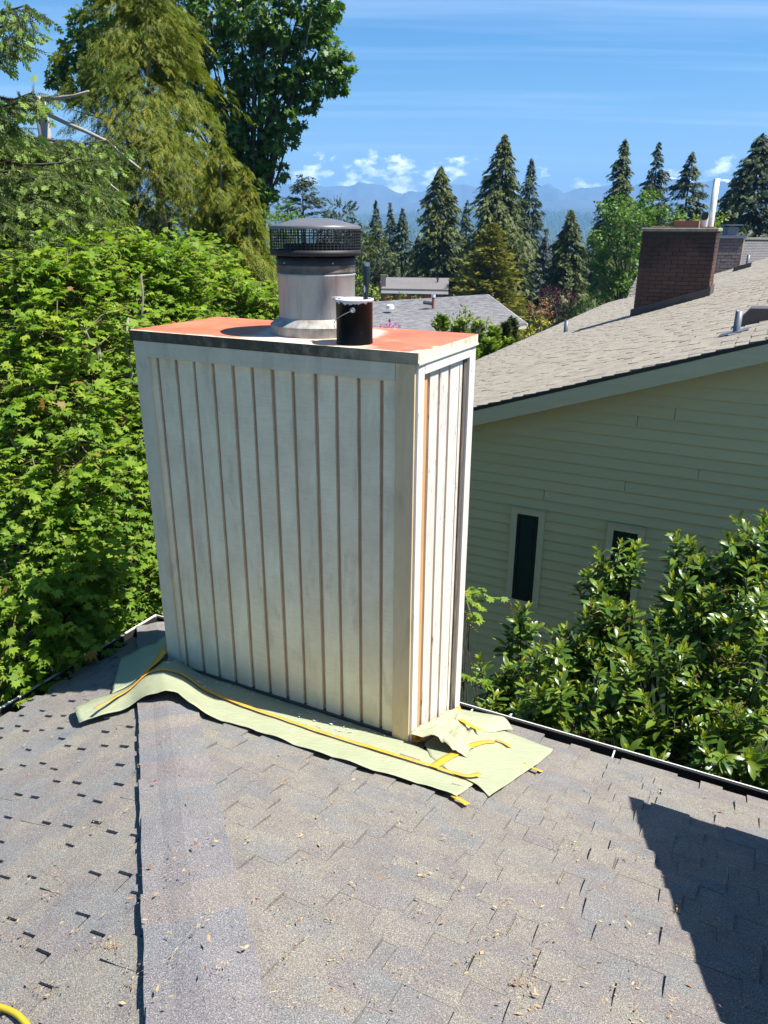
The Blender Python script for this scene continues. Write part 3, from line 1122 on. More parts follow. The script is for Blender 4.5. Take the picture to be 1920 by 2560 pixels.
def z_on_axis(py, P):
    """height (chimney frame) of a view row on the vertical axis through P, at the axis' own depth"""
    lo, hi = P[2] - 1, P[2] + 2
    for _ in range(50):
        m = .5 * (lo + hi)
        if project((P[0], P[1], m))[1] > py:
            lo = m
        else:
            hi = m
    return .5 * (lo + hi) - N0[2]


z_rim = z_on_axis(566, pf); z_bas = z_on_axis(628, pf); z_peak = z_on_axis(545, pf)
z_ftop = z_on_axis(642, pf); z_seam = z_on_axis(682, pf); z_seam0 = z_on_axis(664, pf)
RC = .5 * 219 / F * dF * .985
c0 = (FU, FVV, 0)
fl = MB().lathe([(RF, zt), (RF, z_seam - .012), (RF + .004, z_seam - .008), (RF + .004, z_seam - .002), (RF, z_seam + .002)], 56, c0).build('flue_pipe', MAT['galv'], chim, smooth=True)
MB().lathe([(RF + .001, z_seam + .003), (RF + .006, z_seam + .006), (RF + .003, z_seam + .012), (RF + .003, z_seam0), (RF + .007, z_seam0 + .004), (RF + .002, z_seam0 + .008)], 56, c0).build('stained_band', MAT['band'], fl, smooth=True)
MB().lathe([(RF + .002, z_seam0 + .008), (RF + .003, z_ftop), (RF - .012, z_ftop + .001), (RF - .014, z_ftop - .1)], 56, c0).build('sooty_collar', MAT['soot'], fl, smooth=True)
MB().lathe([(RF * .80, z_ftop - .1), (RF * .80, z_bas + .035), (RF * .77, z_bas + .035), (RF * .77, z_ftop - .1)], 48, c0).build('inner_pipe', MAT['soot'], fl, smooth=True)
# storm collar at the foot
MB().lathe([(RF + .045, zt + .001), (RF + .047, zt + .052), (RF + .043, zt + .056), (RF + .004, zt + .085), (RF + .001, zt + .088)], 48, c0).build('storm_collar', plain('weathered_collar', (.44, .43, .39), (.22, .19, .15), 18, .6, .3, bump=.15), fl, smooth=False)
for k in range(3):
    a = -1.9 + k * 1.3
    MB().lathe([(.0045, 0), (.0045, .006), (.001, .008)], 8, (FU + (RF + .004) * math.cos(a), FVV + (RF + .004) * math.sin(a), z_seam0 + .014)).build('rivet', MAT['galv'], fl)
# spark cap: lid, wire basket, legs
cap = MB().lathe([(RC + .002, z_rim - .012), (RC + .003, z_rim), (RC * .98, z_rim + .004), (RC * .45, z_rim + (z_peak - z_rim) * .86), (RC * .3, z_rim + (z_peak - z_rim) * .97), (.004, z_peak - .0 + .001)], 56, c0).build('spark_cap', MAT['lid'], chim, smooth=True)
MB().lathe([(RC * .97, z_rim - .003), (.01, z_rim + .0005)], 40, c0).build('lid_lining', MAT['soot'], cap)
mb = MB()
zb0 = z_bas - .012
for k in range(72):
    a = 2 * math.pi * k / 72
    px_, py_ = FU + RC * math.cos(a), FVV + RC * math.sin(a)
    ux, uy = -math.sin(a) * .0018, math.cos(a) * .0018
    nx_, ny_ = math.cos(a) * .0016, math.sin(a) * .0016
    mb.prism([(px_ - ux - nx_, py_ - uy - ny_, zb0), (px_ + ux - nx_, py_ + uy - ny_, zb0), (px_ + ux + nx_, py_ + uy + ny_, zb0), (px_ - ux + nx_, py_ - uy + ny_, zb0)], (0, 0, z_rim - .008 - zb0))
nr = 9
for r in range(nr):
    z = zb0 + (z_rim - .01 - zb0) * (r + .3) / nr
    mb.lathe([(RC - .0018, z), (RC + .0018, z), (RC + .0018, z + .0034), (RC - .0018, z + .0034), (RC - .0018, z)], 56, c0)
kind(mb.build('wire_mesh', MAT['mesh'], cap), 'stuff')
MB().lathe([(RC - .001, zb0 - .006), (RC + .0035, zb0 - .006), (RC + .0035, zb0 + .020), (RC - .001, zb0 + .020)], 56, c0).build('basket_band', MAT['mesh'], cap, smooth=True)
mb = MB()
mb.lathe([(RC, zb0), (RF * .80, zb0 + .002)], 48, c0)
mb.build('basket_floor', MAT['soot'], cap)
for k in range(4):
    a = math.radians(38 + 90 * k) - .2
    MB().box(FU + RF * .96 * math.cos(a) - .009, FU + RF * .96 * math.cos(a) + .009, FVV + RF * .96 * math.sin(a) - .006, FVV + RF * .96 * math.sin(a) + .006, z_ftop - .02, zb0 + .004).build('cap_leg', MAT['soot'], cap)

# ------------------------------------------------------------------ paint can and brush on the cover
zc_ = zt + .004
can = thing('paint_can', 'black paint can with white drips standing on the rusty chimney top', 'paint can', tuple(fr(-.371, .105, zc_)), -AZ)
RCAN, HK = .0845, .197
MB().lathe([(RCAN, .002), (RCAN + .001, 0), (RCAN + .001, .006), (RCAN, .008), (RCAN, HK - .01), (RCAN + .003, HK - .008), (RCAN + .0035, HK - .002)], 40, cap0=True).build('body', MAT['can'], can, smooth=True)
mb = MB()
prof_r = [(RCAN + .0035, HK - .004), (RCAN + .006, HK), (RCAN + .002, HK + .004), (RCAN - .006, HK + .002), (RCAN - .008, HK - .012)]
mb.lathe(prof_r, 40)
mb.build('rim', MAT['wet_paint'], can, smooth=True)
MB().lathe([(RCAN - .004, HK - .03), (.001, HK - .03)], 32).build('paint', MAT['wet_paint'], can)
MB().prism([(-RCAN - .03, -.018, HK + .003), (-RCAN + .01, -.026, HK + .005), (-RCAN + .02, .012, HK + .005), (-RCAN - .022, .014, HK + .004)], (0, 0, .003)).build('lid_tab', MAT['wet_paint'], can)
# wire bail hanging down the front, ear on the right
pts = []
for k in range(17):
    t = k / 16
    a = -1.15 - t * 1.55
    pts.append((math.cos(a) * (RCAN + .006 + .012 * math.sin(math.pi * t)), math.sin(a) * (RCAN + .006 + .012 * math.sin(math.pi * t)), .155 - .088 * (t ** 1.25)))
MB().tube(pts, .0019, 6).build('handle', MAT['steel'], can, smooth=True)
a = -1.15
ear = MB().lathe([(.012, 0), (.012, .004), (.006, .007), (.001, .007)], 14).build('ear', MAT['steel'], can)
ear.location = (math.cos(a) * RCAN, math.sin(a) * RCAN, .157)
ear.rotation_euler = (Vector((math.cos(a), math.sin(a), 0))).to_track_quat('Z', 'Y').to_euler()
# brush
br = thing('paintbrush', 'dark handled paintbrush standing upright in the black paint can', 'paintbrush', tuple(fr(-.371 + .047, .120, zc_ + HK - .055)), -AZ)
hs = MB().lathe([(.010, .05), (.0115, .07), (.0125, .09), (.0145, .13), (.0155, .165), (.0145, .19), (.0125, .2)], 18, cap0=True).build('brush_handle', MAT['brush_handle'], br, smooth=True)
MB().lathe([(.0125, .2), (.013, .203), (.0125, .216), (.009, .2165), (.001, .2165)], 18).build('end_ring', MAT['steel'], br)
MB().box(-.024, .024, -.008, .008, .012, .052).build('ferrule', MAT['steel'], br, bevel=.002)
MB().box(-.025, .025, -.009, .009, -.03, .012).build('bristles', MAT['bristle'], br)
MB().add([(.0, -.0146, .085), (.006, -.0142, .09), (.004, -.0152, .112), (-.002, -.0154, .12), (-.004, -.0152, .1)], [(0, 1, 2, 3, 4)]).build('paint_drip', MAT['wet_paint'], br)
br.rotation_euler = (math.radians(-2), math.radians(2.5), -AZ)

# ------------------------------------------------------------------ masking paper and tape round the foot
def interp_poly(pl, n):
    pl = np.array(pl, float)
    d = np.r_[0, np.cumsum(np.linalg.norm(np.diff(pl, axis=0), axis=1))]
    t = np.linspace(0, d[-1], n)
    return np.stack([np.interp(t, d, pl[:, k]) for k in range(2)], -1)


def hip_lift(u, v):
    d = (u + HU + RK * (v - EV)) / math.hypot(RK, 1)
    return np.where(np.abs(d) < .3, .052 * np.exp(-(d / .16) ** 4), 0)


def sheet(name, top, bot, mat, n=60, m=14, off=.016, amp=.006, lift=None, parent=None, seed=0., edge=.0):
    """thin sheet lying on the roof between two polylines (u, v), slightly wrinkled"""
    a = interp_poly(top, n); b = interp_poly(bot, n)
    vs = []
    for j in range(m):
        q = j / (m - 1)
        for i in range(n):
            u, v = a[i] * (1 - q) + b[i] * q
            z = float(roof_z(u, v)) + off + float(hip_lift(u, v))
            w = mnoise.noise(Vector((u * 2.6 + seed, v * 8 + seed * 2, seed))) + .5 * mnoise.noise(Vector((u * 9 + v * 5, v * 17 - u * 3, seed + 3)))
            z += amp * (w + .3)
            z += edge * abs(mnoise.noise(Vector((u * 7, seed, 1.7)))) * max(0, q - .75) * 4
            if lift:
                z += lift(i / (n - 1), q)
            vs.append((u, v, z))
    fs = [(j * n + i, j * n + i + 1, (j + 1) * n + i + 1, (j + 1) * n + i) for j in range(m - 1) for i in range(n - 1)]
    o = MB().add(vs, fs).build(name, mat, parent, smooth=True)
    s = o.modifiers.new('thickness', 'SOLIDIFY'); s.thickness = .0012; s.offset = 0
    return o


R_ = lambda pl: [roof_hit(*p) for p in pl]            # noqa
front = thing('masking_paper', 'long pale green masking paper strip taped along the foot of the front boards', 'masking paper', tuple(N0), -AZ, 'masking paper round the chimney')
bot = R_([(201, 1827), (275, 1802), (346, 1778), (400, 1768), (448, 1770), (479, 1790), (518, 1804), (620, 1836), (761, 1886), (902, 1933), (1012, 1964), (1141, 2009)])
top = R_([(184, 1790), (236, 1766), (283, 1748), (345, 1722)]) + [ (-1.6, .012), (-1.3, .012), (-.9, .012), (-.5, .012), (-.2, .010), (-.02, .0)] + R_([(1115, 1915), (1200, 1956)])
sheet('paper_sheet', top, bot, MAT['paper'], 90, 18, .030, .008, lambda s, q: .055 * max(0, 1 - s / .16) * (.35 + .65 * math.sin(math.pi * min(1, q * 1.0))) + .012 * q * abs(math.sin(s * 31)) * max(0, q - .6) * 2, front, 1.3, .012)
tp = [(244, 1813), (300, 1770), (346, 1731), (378, 1715), (416, 1711), (450, 1716), (520, 1744), (589, 1772), (777, 1839), (934, 1890), (1086, 1935), (1169, 1962), (1199, 1958)]
cen = R_(tp)
cen = interp_poly(cen, 70)
dirs = np.gradient(cen, axis=0); dirs /= np.linalg.norm(dirs, axis=1, keepdims=True)
pp = np.stack([-dirs[:, 1], dirs[:, 0]], -1) * .0125


def strip(pl, w, parent, off=.03, n=40, seed=0, lift=None, name='tape_strip'):
    c = interp_poly(pl, n)
    d = np.gradient(c, axis=0); d /= np.linalg.norm(d, axis=1, keepdims=True) + 1e-9
    q = np.stack([-d[:, 1], d[:, 0]], -1) * w * .5
    wv = np.array([1 + .22 * mnoise.noise(Vector((x * .21, seed, 4))) for x in range(n)])[:, None]
    return sheet(name, c + q * wv, c - q * wv, MAT['tape'], n, 4, off, .005, lift, parent, 1.3 if seed < 5 else seed)


strip(cen, .026, front, .046, 90, lift=lambda s, q: (.062 * max(0, 1 - s / .15)) + (.012 * max(0, (s - .95) / .05)))
strip(R_([(1130, 2004), (1148, 2013), (1168, 2026)]), .03, front, .03, 8)
# long offcut of the tape from the left fold up to the chimney
left = thing('masking_paper', 'shaded green masking paper draped left of the chimney over the hip', 'masking paper', tuple(N0), -AZ, 'masking paper round the chimney')
topL = R_([(306, 1667), (340, 1655), (388, 1643), (401, 1636), (424, 1637)])
botL = R_([(281, 1747), (310, 1735), (345, 1722), (375, 1705), (414, 1676)])
sheet('paper_sheet', topL, botL, MAT['paper'], 26, 14, .036, .010, lambda s, q: .03 * (1 - q) * (1 - s) + .07 * max(0, s - .75) * 4 * (1 - q), left, 5.1)
strip(R_([(359, 1722), (378, 1704), (396, 1688), (410, 1668), (421, 1645)]), .042, left, .046, 20, 7, lift=lambda s, q: .05 * max(0, s - .6))
right = thing('masking_paper', 'wrinkled green masking paper spread on the roof right of the chimney', 'masking paper', tuple(N0), -AZ, 'masking paper round the chimney')
topR = R_([(1150, 1792), (1200, 1808), (1278, 1851), (1330, 1868), (1384, 1888)])
botR = R_([(1085, 1915), (1125, 1955), (1190, 1985), (1205, 1992), (1220, 2006)])
# walk the outline so that the far edge runs down to the right corner
sheet('paper_sheet', R_([(1145, 1800), (1120, 1830), (1060, 1870), (1075, 1905), (1120, 1940), (1190, 1975), (1220, 2006)]),
      R_([(1185, 1812), (1240, 1834), (1300, 1855), (1384, 1888), (1345, 1922), (1302, 1951), (1222, 2007)]), MAT['paper'], 44, 26, .034, .006, None, right, 8.2)
strip(R_([(1083, 1934), (1110, 1915), (1150, 1893), (1180, 1878), (1200, 1872), (1232, 1868)]), .042, right, .041, 24, 8.2)
strip(R_([(1238, 1866), (1255, 1872), (1274, 1884)]), .022, right, .046, 8, 9)
strip(R_([(1308, 1922), (1330, 1934), (1354, 1943)]), .022, right, .036, 8, 9)
# crumpled flap lifted against the near corner
crump = thing('masking_paper', 'crumpled lifted green paper flap at the near foot of the chimney', 'masking paper', tuple(N0), -AZ, 'masking paper round the chimney')
n_, m_ = 30, 22
vs = []
A0, A1 = np.array([.015, .0]), np.array([.02, .62])
for j in range(m_):
    q = j / (m_ - 1)
    for i in range(n_):
        s = i / (n_ - 1)
        u = A0[0] + q * (.30 - .10 * s) + .02 * mnoise.noise(Vector((s * 6, q * 5, 1)))
        v = -.035 + s * .66 + q * (.05 - .03 * s)
        z = -T * v + .028
        fold = abs(mnoise.noise(Vector((s * 5.5 + q * 2.5, q * 3.1 - s * 2, 2.2)))) + .25 * abs(mnoise.noise(Vector((s * 12 - q * 6, q * 9, 6))))
        z += .055 * fold * (.5 + math.sin(math.pi * q)) + .085 * math.exp(-((s - .10) / .13) ** 2 - ((q - .5) / .34) ** 2) + .06 * (1 - q) ** 3
        vs.append((u, v, z))
o = MB().add(vs, [(j * n_ + i, j * n_ + i + 1, (j + 1) * n_ + i + 1, (j + 1) * n_ + i) for j in range(m_ - 1) for i in range(n_ - 1)]).build('paper_sheet', MAT['paper'], crump, smooth=True)
s_ = o.modifiers.new('thickness', 'SOLIDIFY'); s_.thickness = .0012
# tape along the right foot of the boards
vs, fs = [], []
nn_ = 22
for i in range(nn_):
    s = i / (nn_ - 1)
    v = -.01 + s * .70
    z = -T * v
    w = .012 * mnoise.noise(Vector((s * 9, 2, 1)))
    vs += [(.016 + .004 * math.sin(s * 20), v, z + .078 + w + .02 * math.exp(-(s / .06) ** 2)), (.032 + .01 * abs(w) * 60 * .012, v, z + .040), (.055 + w, v + .004, z + .052 + w)]
for i in range(nn_ - 1):
    for k in range(2):
        a = i * 3 + k
        fs.append((a, a + 3, a + 4, a + 1))
o = MB().add(vs, fs).build('tape_strip', MAT['tape'], crump)
s_ = o.modifiers.new('thickness', 'SOLIDIFY'); s_.thickness = .001
# back sheet that rolls out past the far corner towards the gutter
back = thing('masking_paper', 'rolled green masking paper behind the far right corner reaching the gutter', 'masking paper', tuple(N0), -AZ, 'masking paper round the chimney')
sheet('paper_sheet', R_([(1130, 1784), (1175, 1790), (1215, 1803), (1232, 1812)]), R_([(1135, 1826), (1180, 1838), (1230, 1846), (1283, 1838)]), MAT['paper'], 26, 16, .035, .014,
      lambda s, q: .055 * math.sin(math.pi * q) * (.3 + .7 * s), back, 3.3)
strip(R_([(1143, 1822), (1165, 1834), (1188, 1848), (1200, 1854)]), .035, back, .075, 12, 6)

# paint flakes fallen on the paper
vs, fs = [], []
for _ in range(150):
    u = random.uniform(-1.62, -.12); v = -.02 - abs(random.gauss(0, .085))
    if v < -.32:
        continue
    z = float(roof_z(u, v)) + .040 + float(hip_lift(u, v))
    r = random.choice([.003, .004, .005, .007, .010])
    n = 6; o = len(vs); a0 = random.random() * 6
    ex = random.uniform(.5, 1)
    tx, ty = random.uniform(-.25, .25), random.uniform(-.25, .25)
    for k in range(n):
        t = 2 * math.pi * k / n
        rr = r * random.uniform(.6, 1.2)
        x_, y_ = math.cos(t) * rr, math.sin(t) * rr * ex
        xx = x_ * math.cos(a0) - y_ * math.sin(a0); yy = x_ * math.sin(a0) + y_ * math.cos(a0)
        vs.append((u + xx, v + yy, z - T * yy + tx * xx + ty * yy))
    fs.append(tuple(range(o, o + n)))
for u in (-1.30, -1.13, -1.0, -1.05, -1.5, -1.45):
    o = len(vs)
    vs += [(u, -.012, .034), (u + .11, -.010, .034), (u + .10, -.034, .041), (u + .02, -.03, .041)]
    fs.append((o, o + 1, o + 2, o + 3))
pf_ = MB().add(vs, fs).build('paint_flakes', MAT['flake'])
pf_.location = tuple(N0); pf_.rotation_euler = (0, 0, -AZ)
kind(pf_, 'stuff')

# ------------------------------------------------------------------ husks and needles on the shingles
nL = 0
P, D, SZ = [], [], []
for c in range(230):
    px, py = random.uniform(-50, 1950), 1780 + 780 * random.random() ** .8
    u, v = roof_hit(px, py)
    if -1.75 < u < .5 and -.33 < v < 1 or v > EV - .02 or u < -HU:
        continue
    on2 = u + HU + RK * (v - EV) < 0
    k = random.choice([3, 4, 6, 9, 14])
    sx, sy = (.028, .012) if on2 else (.010, .026)
    for _ in range(k):
        P.append((u + random.gauss(0, sx), v + random.gauss(0, sy)))
        a = random.uniform(0, 6.28); D.append((math.cos(a), math.sin(a))); SZ.append(random.uniform(.006, .014))
for c in range(1500):
    px, py = random.uniform(-50, 1950), 1760 + 800 * random.random() ** .9
    u, v = roof_hit(px, py)
    if -1.75 < u < .5 and -.33 < v < 1 or v > EV - .02 or u < -HU:
        continue
    P.append((u, v)); a = random.uniform(0, 6.28); D.append((math.cos(a), math.sin(a))); SZ.append(random.choice([.004, .005, .006, .008, .02]))
P = np.array(P); D = np.array(D); SZ = np.array(SZ)
zz = roof_z(P[:, 0], P[:, 1]) + .025 + rng.uniform(0, .006, len(P))
dh = np.abs(P[:, 0] + HU + RK * (P[:, 1] - EV)) / math.sqrt(2)
zz = zz + np.where(dh < .18, .045 * (1 - dh / .5), 0)
pos = np.stack([P[:, 0], P[:, 1], zz], -1)
on2 = P[:, 0] + HU + RK * (P[:, 1] - EV) < 0
nn = np.where(on2[:, None], np.array([-sn, 0, cs]), np.array([0, sn, cs])) + rng.normal(0, .25, (len(P), 3))
d3 = np.stack([D[:, 0], D[:, 1], rng.normal(0, .15, len(P))], -1)
d3[:, 2] += np.where(on2, T * D[:, 0], -T * D[:, 1])
tv = np.array([(-.18, 0, 0), (.0, -.5, .02), (.2, .05, .09), (.02, .5, .02)]); tf_ = np.array([(0, 1, 2, 3)])
k3 = rng.random(len(P))
V_, F_ = scatter(tv, tf_, pos, frames(d3, nn), SZ * rng.uniform(.9, 1.5, len(P)))
V_ = V_.reshape(-1, 4, 3)
mid_ = V_[:, [1, 3]].mean(1, keepdims=True)
shr = np.where(k3 < .45, .28, np.where(k3 < .8, .6, 1.))[:, None, None]
V_[:, [0, 2]] = mid_ + (V_[:, [0, 2]] - mid_) * shr
V_ = V_.reshape(-1, 3)
lit = mesh_np('dry_husks', V_, F_, LEAF['litter'], tint=np.repeat(rng.random(len(P)), 4))
lit.location = tuple(N0); lit.rotation_euler = (0, 0, -AZ)
kind(lit, 'stuff')

# the yellow hose at the bottom left corner
hp = []
for px, py in ((-160, 2535), (-60, 2528), (0, 2537), (28, 2546), (52, 2560), (78, 2590), (100, 2640), (110, 2720)):
    u, v = roof_hit(px, py)
    hp.append((u, v, float(roof_z(u, v)) + .033))
c = np.array(hp)
tt = np.linspace(0, len(c) - 1, 40)
c2 = np.stack([np.interp(tt, np.arange(len(c)), c[:, k]) for k in range(3)], -1)
for _ in range(3):
    c2[1:-1] = .25 * c2[:-2] + .5 * c2[1:-1] + .25 * c2[2:]
ho_ = MB().tube(c2, .0085, 12).build('hose', plain('yellow_rubber', (.62, .44, .02), (.56, .38, .02), 12, .4), smooth=True)
ho_.location = tuple(N0); ho_.rotation_euler = (0, 0, -AZ)
tag(ho_, 'yellow hose curving over the shingles at the lower left corner', 'hose')

# ------------------------------------------------------------------ the neighbour's house
KN = (5.0 - CV) / (8.0 - CV)
sc = lambda u, v, z: (CU + KN * (u - CU), CV + KN * (v - CV), CZ + KN * (z - CZ))       # noqa
RA = np.array(sc(-2.559, 7.55, .058))
RM = .3292
rA = math.atan(RM)
nb = thing('siding_house', 'cream lap sided neighbour house with tan shingle roof and narrow windows', 'house', tuple(N0), -AZ)
rz_ = lambda u: RA[2] + RM * (u - RA[0])              # noqa   roof plane height
VW = 5.0
VR = RA[1]
EU = lambda v: sc(-6.65 + (-2.59 / 32.) * 0, 0, 0)[0] if False else CU + KN * ((-6.65 - .0812 * ((v - CV) / KN + CV - 7.55)) - CU)   # noqa  eave line
VF = sc(0, 57.5, 0)[1]
UT = 4.6                                              # ridge
GZ = -4.55
mb = MB()
e0, e1 = EU(VR), EU(VF)
mb.prism([(e0, VR, rz_(e0)), (UT, VR, rz_(UT)), (UT, VF, rz_(UT)), (e1, VF, rz_(e1))], (0, 0, -.10))
mb.prism([(UT, VR, rz_(UT)), (UT + 7, VR, rz_(UT) - 7 * RM), (UT + 7, VF, rz_(UT) - 7 * RM), (UT, VF, rz_(UT))], (0, 0, -.10))
nroof = mb.build('roof', MAT['felt'], nb)
# walls: a backing wall, with the planks in front of it
mb = MB()
ul = e0 + .45
mb.prism([(ul, VW + .02, GZ), (UT + 6.5, VW + .02, GZ), (UT + 6.5, VW + .02, rz_(UT) - 6.5 * RM - .15), (UT, VW + .02, rz_(UT) - .15), (ul, VW + .02, rz_(ul) - .15)], (0, VF - VW - .6, 0))
mb.build('wall', MAT['siding'], nb)
EXS = .1185
k = 0
z0 = GZ
FB = .19
while z0 < rz_(3.4) - FB:
    z1 = z0 + EXS + .012
    uL = max(ul, RA[0] + (z0 + FB - .03 - RA[2]) / RM)
    uL1 = max(ul, RA[0] + (z1 + FB - .03 - RA[2]) / RM)
    cuts = [3.6]
    if k % 3 == 1 or z0 > -.55:
        cuts = sorted([random.uniform(-1.7, 1.0) if random.random() < .55 else 2.4, 3.6])
    a, a1 = uL, uL1
    for c in cuts:
        if c <= a + .2:
            continue
        b = c - .006
        f0, f1 = VW - .0185, VW + .006
        vs = [(a, f0, z0), (b, f0, z0), (b, f1, z1), (a1, f1, z1), (a, VW + .012, z0), (b, VW + .012, z0), (b, VW + .015, z1), (a1, VW + .015, z1)]
        MB().add(vs, [(0, 1, 2, 3), (5, 4, 7, 6), (1, 5, 6, 2), (4, 0, 3, 7), (4, 5, 1, 0), (3, 2, 6, 7)]).build('siding_plank', MAT['siding'], nb)
        a = a1 = c
    z0 += EXS
    k += 1
# barge board, its black drip edge, soffit
def along(u0, u1, dz0, dz1, v0, v1, name, mat, par):
    mb = MB()
    mb.prism([(u0, v0, rz_(u0) + dz0), (u1, v0, rz_(u1) + dz0), (u1, v0, rz_(u1) + dz1), (u0, v0, rz_(u0) + dz1)], (0, v1 - v0, 0))
    return mb.build(name, mat, par)


along(e0, UT, -.20, -.035, VR - .03, VR - .002, 'barge_board', MAT['fascia'], nb)
along(e0, UT, -.030, .004, VR - .036, VR - .002, 'drip_edge', MAT['dark_metal'], nb)
along(e0, UT, -.135, -.12, VR + .05, VW - .017, 'soffit', MAT['house_trim'], nb)
MB().box(e0 - .06, e0 + .02, VR, VF, rz_(e0) - .3, rz_(e0) - .02).build('gutter', MAT['fascia'], nb)


def window(u0, u1, z0, z1, lab):
    fw = .068
    w = MB()
    w.box(u0, u1, VW - .045, VW - .002, z1 - fw, z1).box(u0, u1, VW - .045, VW - .002, z0, z0 + fw)
    w.box(u0, u0 + fw, VW - .043, VW - .002, z0 + fw, z1 - fw).box(u1 - fw, u1, VW - .043, VW - .002, z0 + fw, z1 - fw)
    wo = w.build('window', MAT['house_trim'], nb)
    wo['label'] = lab
    MB().box(u0 - .008, u1 + .008, VW - .055, VW - .002, z1 + .001, z1 + .014).build('head_flashing', MAT['fascia'], wo)
    s = MB(); b = .030
    a0, a1, c0_, c1 = u0 + fw, u1 - fw, z0 + fw, z1 - fw
    s.box(a0, a1, VW - .036, VW - .004, c1 - b, c1).box(a0, a1, VW - .036, VW - .004, c0_, c0_ + b)
    s.box(a0, a0 + b, VW - .034, VW - .004, c0_ + b, c1 - b).box(a1 - b, a1, VW - .034, VW - .004, c0_ + b, c1 - b)
    s.build('sash', MAT['sash'], wo)
    MB().box(a0 + b, a1 - b, VW - .021, VW - .017, c0_ + b, c1 - b).build('pane', MAT['glass'], wo)


window(-1.03, -.64, -1.65, -.42, 'narrow window clear of the shrub')
p_ = loc_uv(hit_v(1522, 1305, VW)); q_ = loc_uv(hit_v(1615, 1321, VW))
window(p_[0], q_[0], p_[2] - 1.23, p_[2], 'narrow window half hidden by the shrub')

# tan shingles: courses run along the house, butts towards the eave
pcs = []
ca, sa = math.cos(rA), math.sin(rA)
s = 0.0
row = 0
s_top = (UT - EU(VF)) / ca
ubase = EU(VF)
while s < s_top:
    ub = ubase + s * ca
    v = VR - .035 + random.uniform(-.25, 0)
    while v < VF:
        dist_ = math.hypot(ub - CU, v - CV)
        w = random.choice([.2, .24, .28, .33]) * (1 if dist_ < 22 else 2)
        if ub > EU(v) - .02:
            va, vb = max(v, VR - .035), min(v + w - .006, VF)
            if vb - va > .03:
                lift = random.choice([0, .002, .005, .008])
                t0, t1 = .012 + lift, .003
                bj = random.uniform(-.012, .012)
                e = .135 + .03
                P0 = np.array((ub + bj * ca, va, rz_(ub + bj * ca))); P1 = np.array((ub + bj * ca, vb, rz_(ub + bj * ca)))
                P2 = np.array((ub + e * ca, vb, rz_(ub + e * ca))); P3 = np.array((ub + e * ca, va, rz_(ub + e * ca)))
                nn = np.array((-sa, 0, ca))
                vs = [P0 + nn * t0, P1 + nn * t0, P2 + nn * t1, P3 + nn * t1, P0, P1, P2 - nn * .002, P3 - nn * .002]
                cw = N0 + (vs[0] + vs[2])[0] / 2 * U + (vs[0] + vs[2])[1] / 2 * Vv + (vs[0] + vs[2])[2] / 2 * Z3
                pr = project(cw)
                vis = pr[2] > 0 and 1100 < pr[0] < 1960 and 500 < pr[1] < 1060
                pcs.append((vs, dist_, vis))
        v += w
    s += .135
    row += 1
pcs.sort(key=lambda t: (not t[2], t[1]))
BF = [(0, 3, 2, 1), (0, 1, 5, 4), (1, 2, 6, 5), (3, 0, 4, 7), (2, 3, 7, 6)]
for vs, _, _ in pcs[:300]:
    MB().add(vs, BF).build('shingle', MAT['shingle_tan'], nroof)
mb = MB()
for vs, _, _ in pcs[300:]:
    mb.add(vs, BF)
kind(mb.build('shingle_courses', MAT['shingle_tan'], nroof), 'stuff')

# brick chimney
bl, bd_ = sc(-3.0, 23.5, 0), sc(-.80, 24.6, 0)
cu0, cu1, cv0 = bl[0], bd_[0], bl[1]
cv1 = cv0 + 1.05
ctop = sc(0, 23.8, 2.55)[2]
CB = rz_(cu0) - .15
bch = MB().box(cu0 + .02, cu1 - .02, cv0 + .02, cv1 - .02, CB, ctop).build('brick_chimney', MAT['mortar'], nb)
z = CB
row = 0
CH = .0915
while z < ctop - .04:
    h = CH - .011
    for (a0, a1, face) in ((cu0, cu1, 'f'), (cu0, cu1, 'b'), (cv0 + .1, cv1 - .1, 'l'), (cv0 + .1, cv1 - .1, 'r')):
        if face == 'b':
            continue
        bw = .292
        a = a0 - (bw / 2 if row % 2 else 0)
        while a < a1 - .02:
            b0, b1 = max(a, a0), min(a + bw - .011, a1)
            o = random.uniform(-.003, .003)
            if b1 - b0 > .03:
                if face == 'f':
                    if rz_(b0) - .1 < z + h:
                        MB().box(b0, b1, cv0 - o, cv0 + .095, z, z + h).build('brick', MAT['brick'], bch)
                elif face == 'r' and z + h > rz_(cu1) - .1:
                    MB().box(cu1 - .095, cu1 - o, b0, b1, z, z + h).build('brick', MAT['brick'], bch)
                elif face == 'l' and random.random() < 1:
                    MB().box(cu0 - o, cu0 + .095, b0, b1, z, z + h).build('brick', MAT['brick'], bch)
            a += bw
    z += CH
    row += 1
MB().prism([(cu0 - .03, cv0 - .03, ctop), (cu1 + .03, cv0 - .03, ctop), (cu1 + .03, cv1 + .03, ctop), (cu0 - .03, cv1 + .03, ctop)], (0, 0, .075)).build('chimney_crown', MAT['crown'], bch, bevel=.02)
ct_ = ctop + .074
cw_ = cu1 - cu0
MB().box(cu0 + cw_ * .40, cu0 + cw_ * .72, cv0 + .25, cv0 + .75, ct_, ct_ + .16).build('flue_tile', MAT['clay'], bch, bevel=.01)
MB().box(cu0 + cw_ * .08, cu0 + cw_ * .36, cv0 + .25, cv0 + .75, ct_, ct_ + .035).build('flue_tile', MAT['clay'], bch, bevel=.01)
MB().box(cu0 + cw_ * .77, cu0 + cw_ * .95, cv0 + .22, cv0 + .60, ct_, ct_ + .03).build('flue_tile', MAT['clay'], bch, bevel=.01)
pu, pv_ = cu0 + cw_ * .87, cv0 + .42
MB().lathe([(.068, 0), (.068, 1.0), (.06, 1.0), (.059, .4)], 20, (pu + .01, pv_, ct_ + .03)).build('vent_pipe', MAT['pvc'], bch, smooth=True)
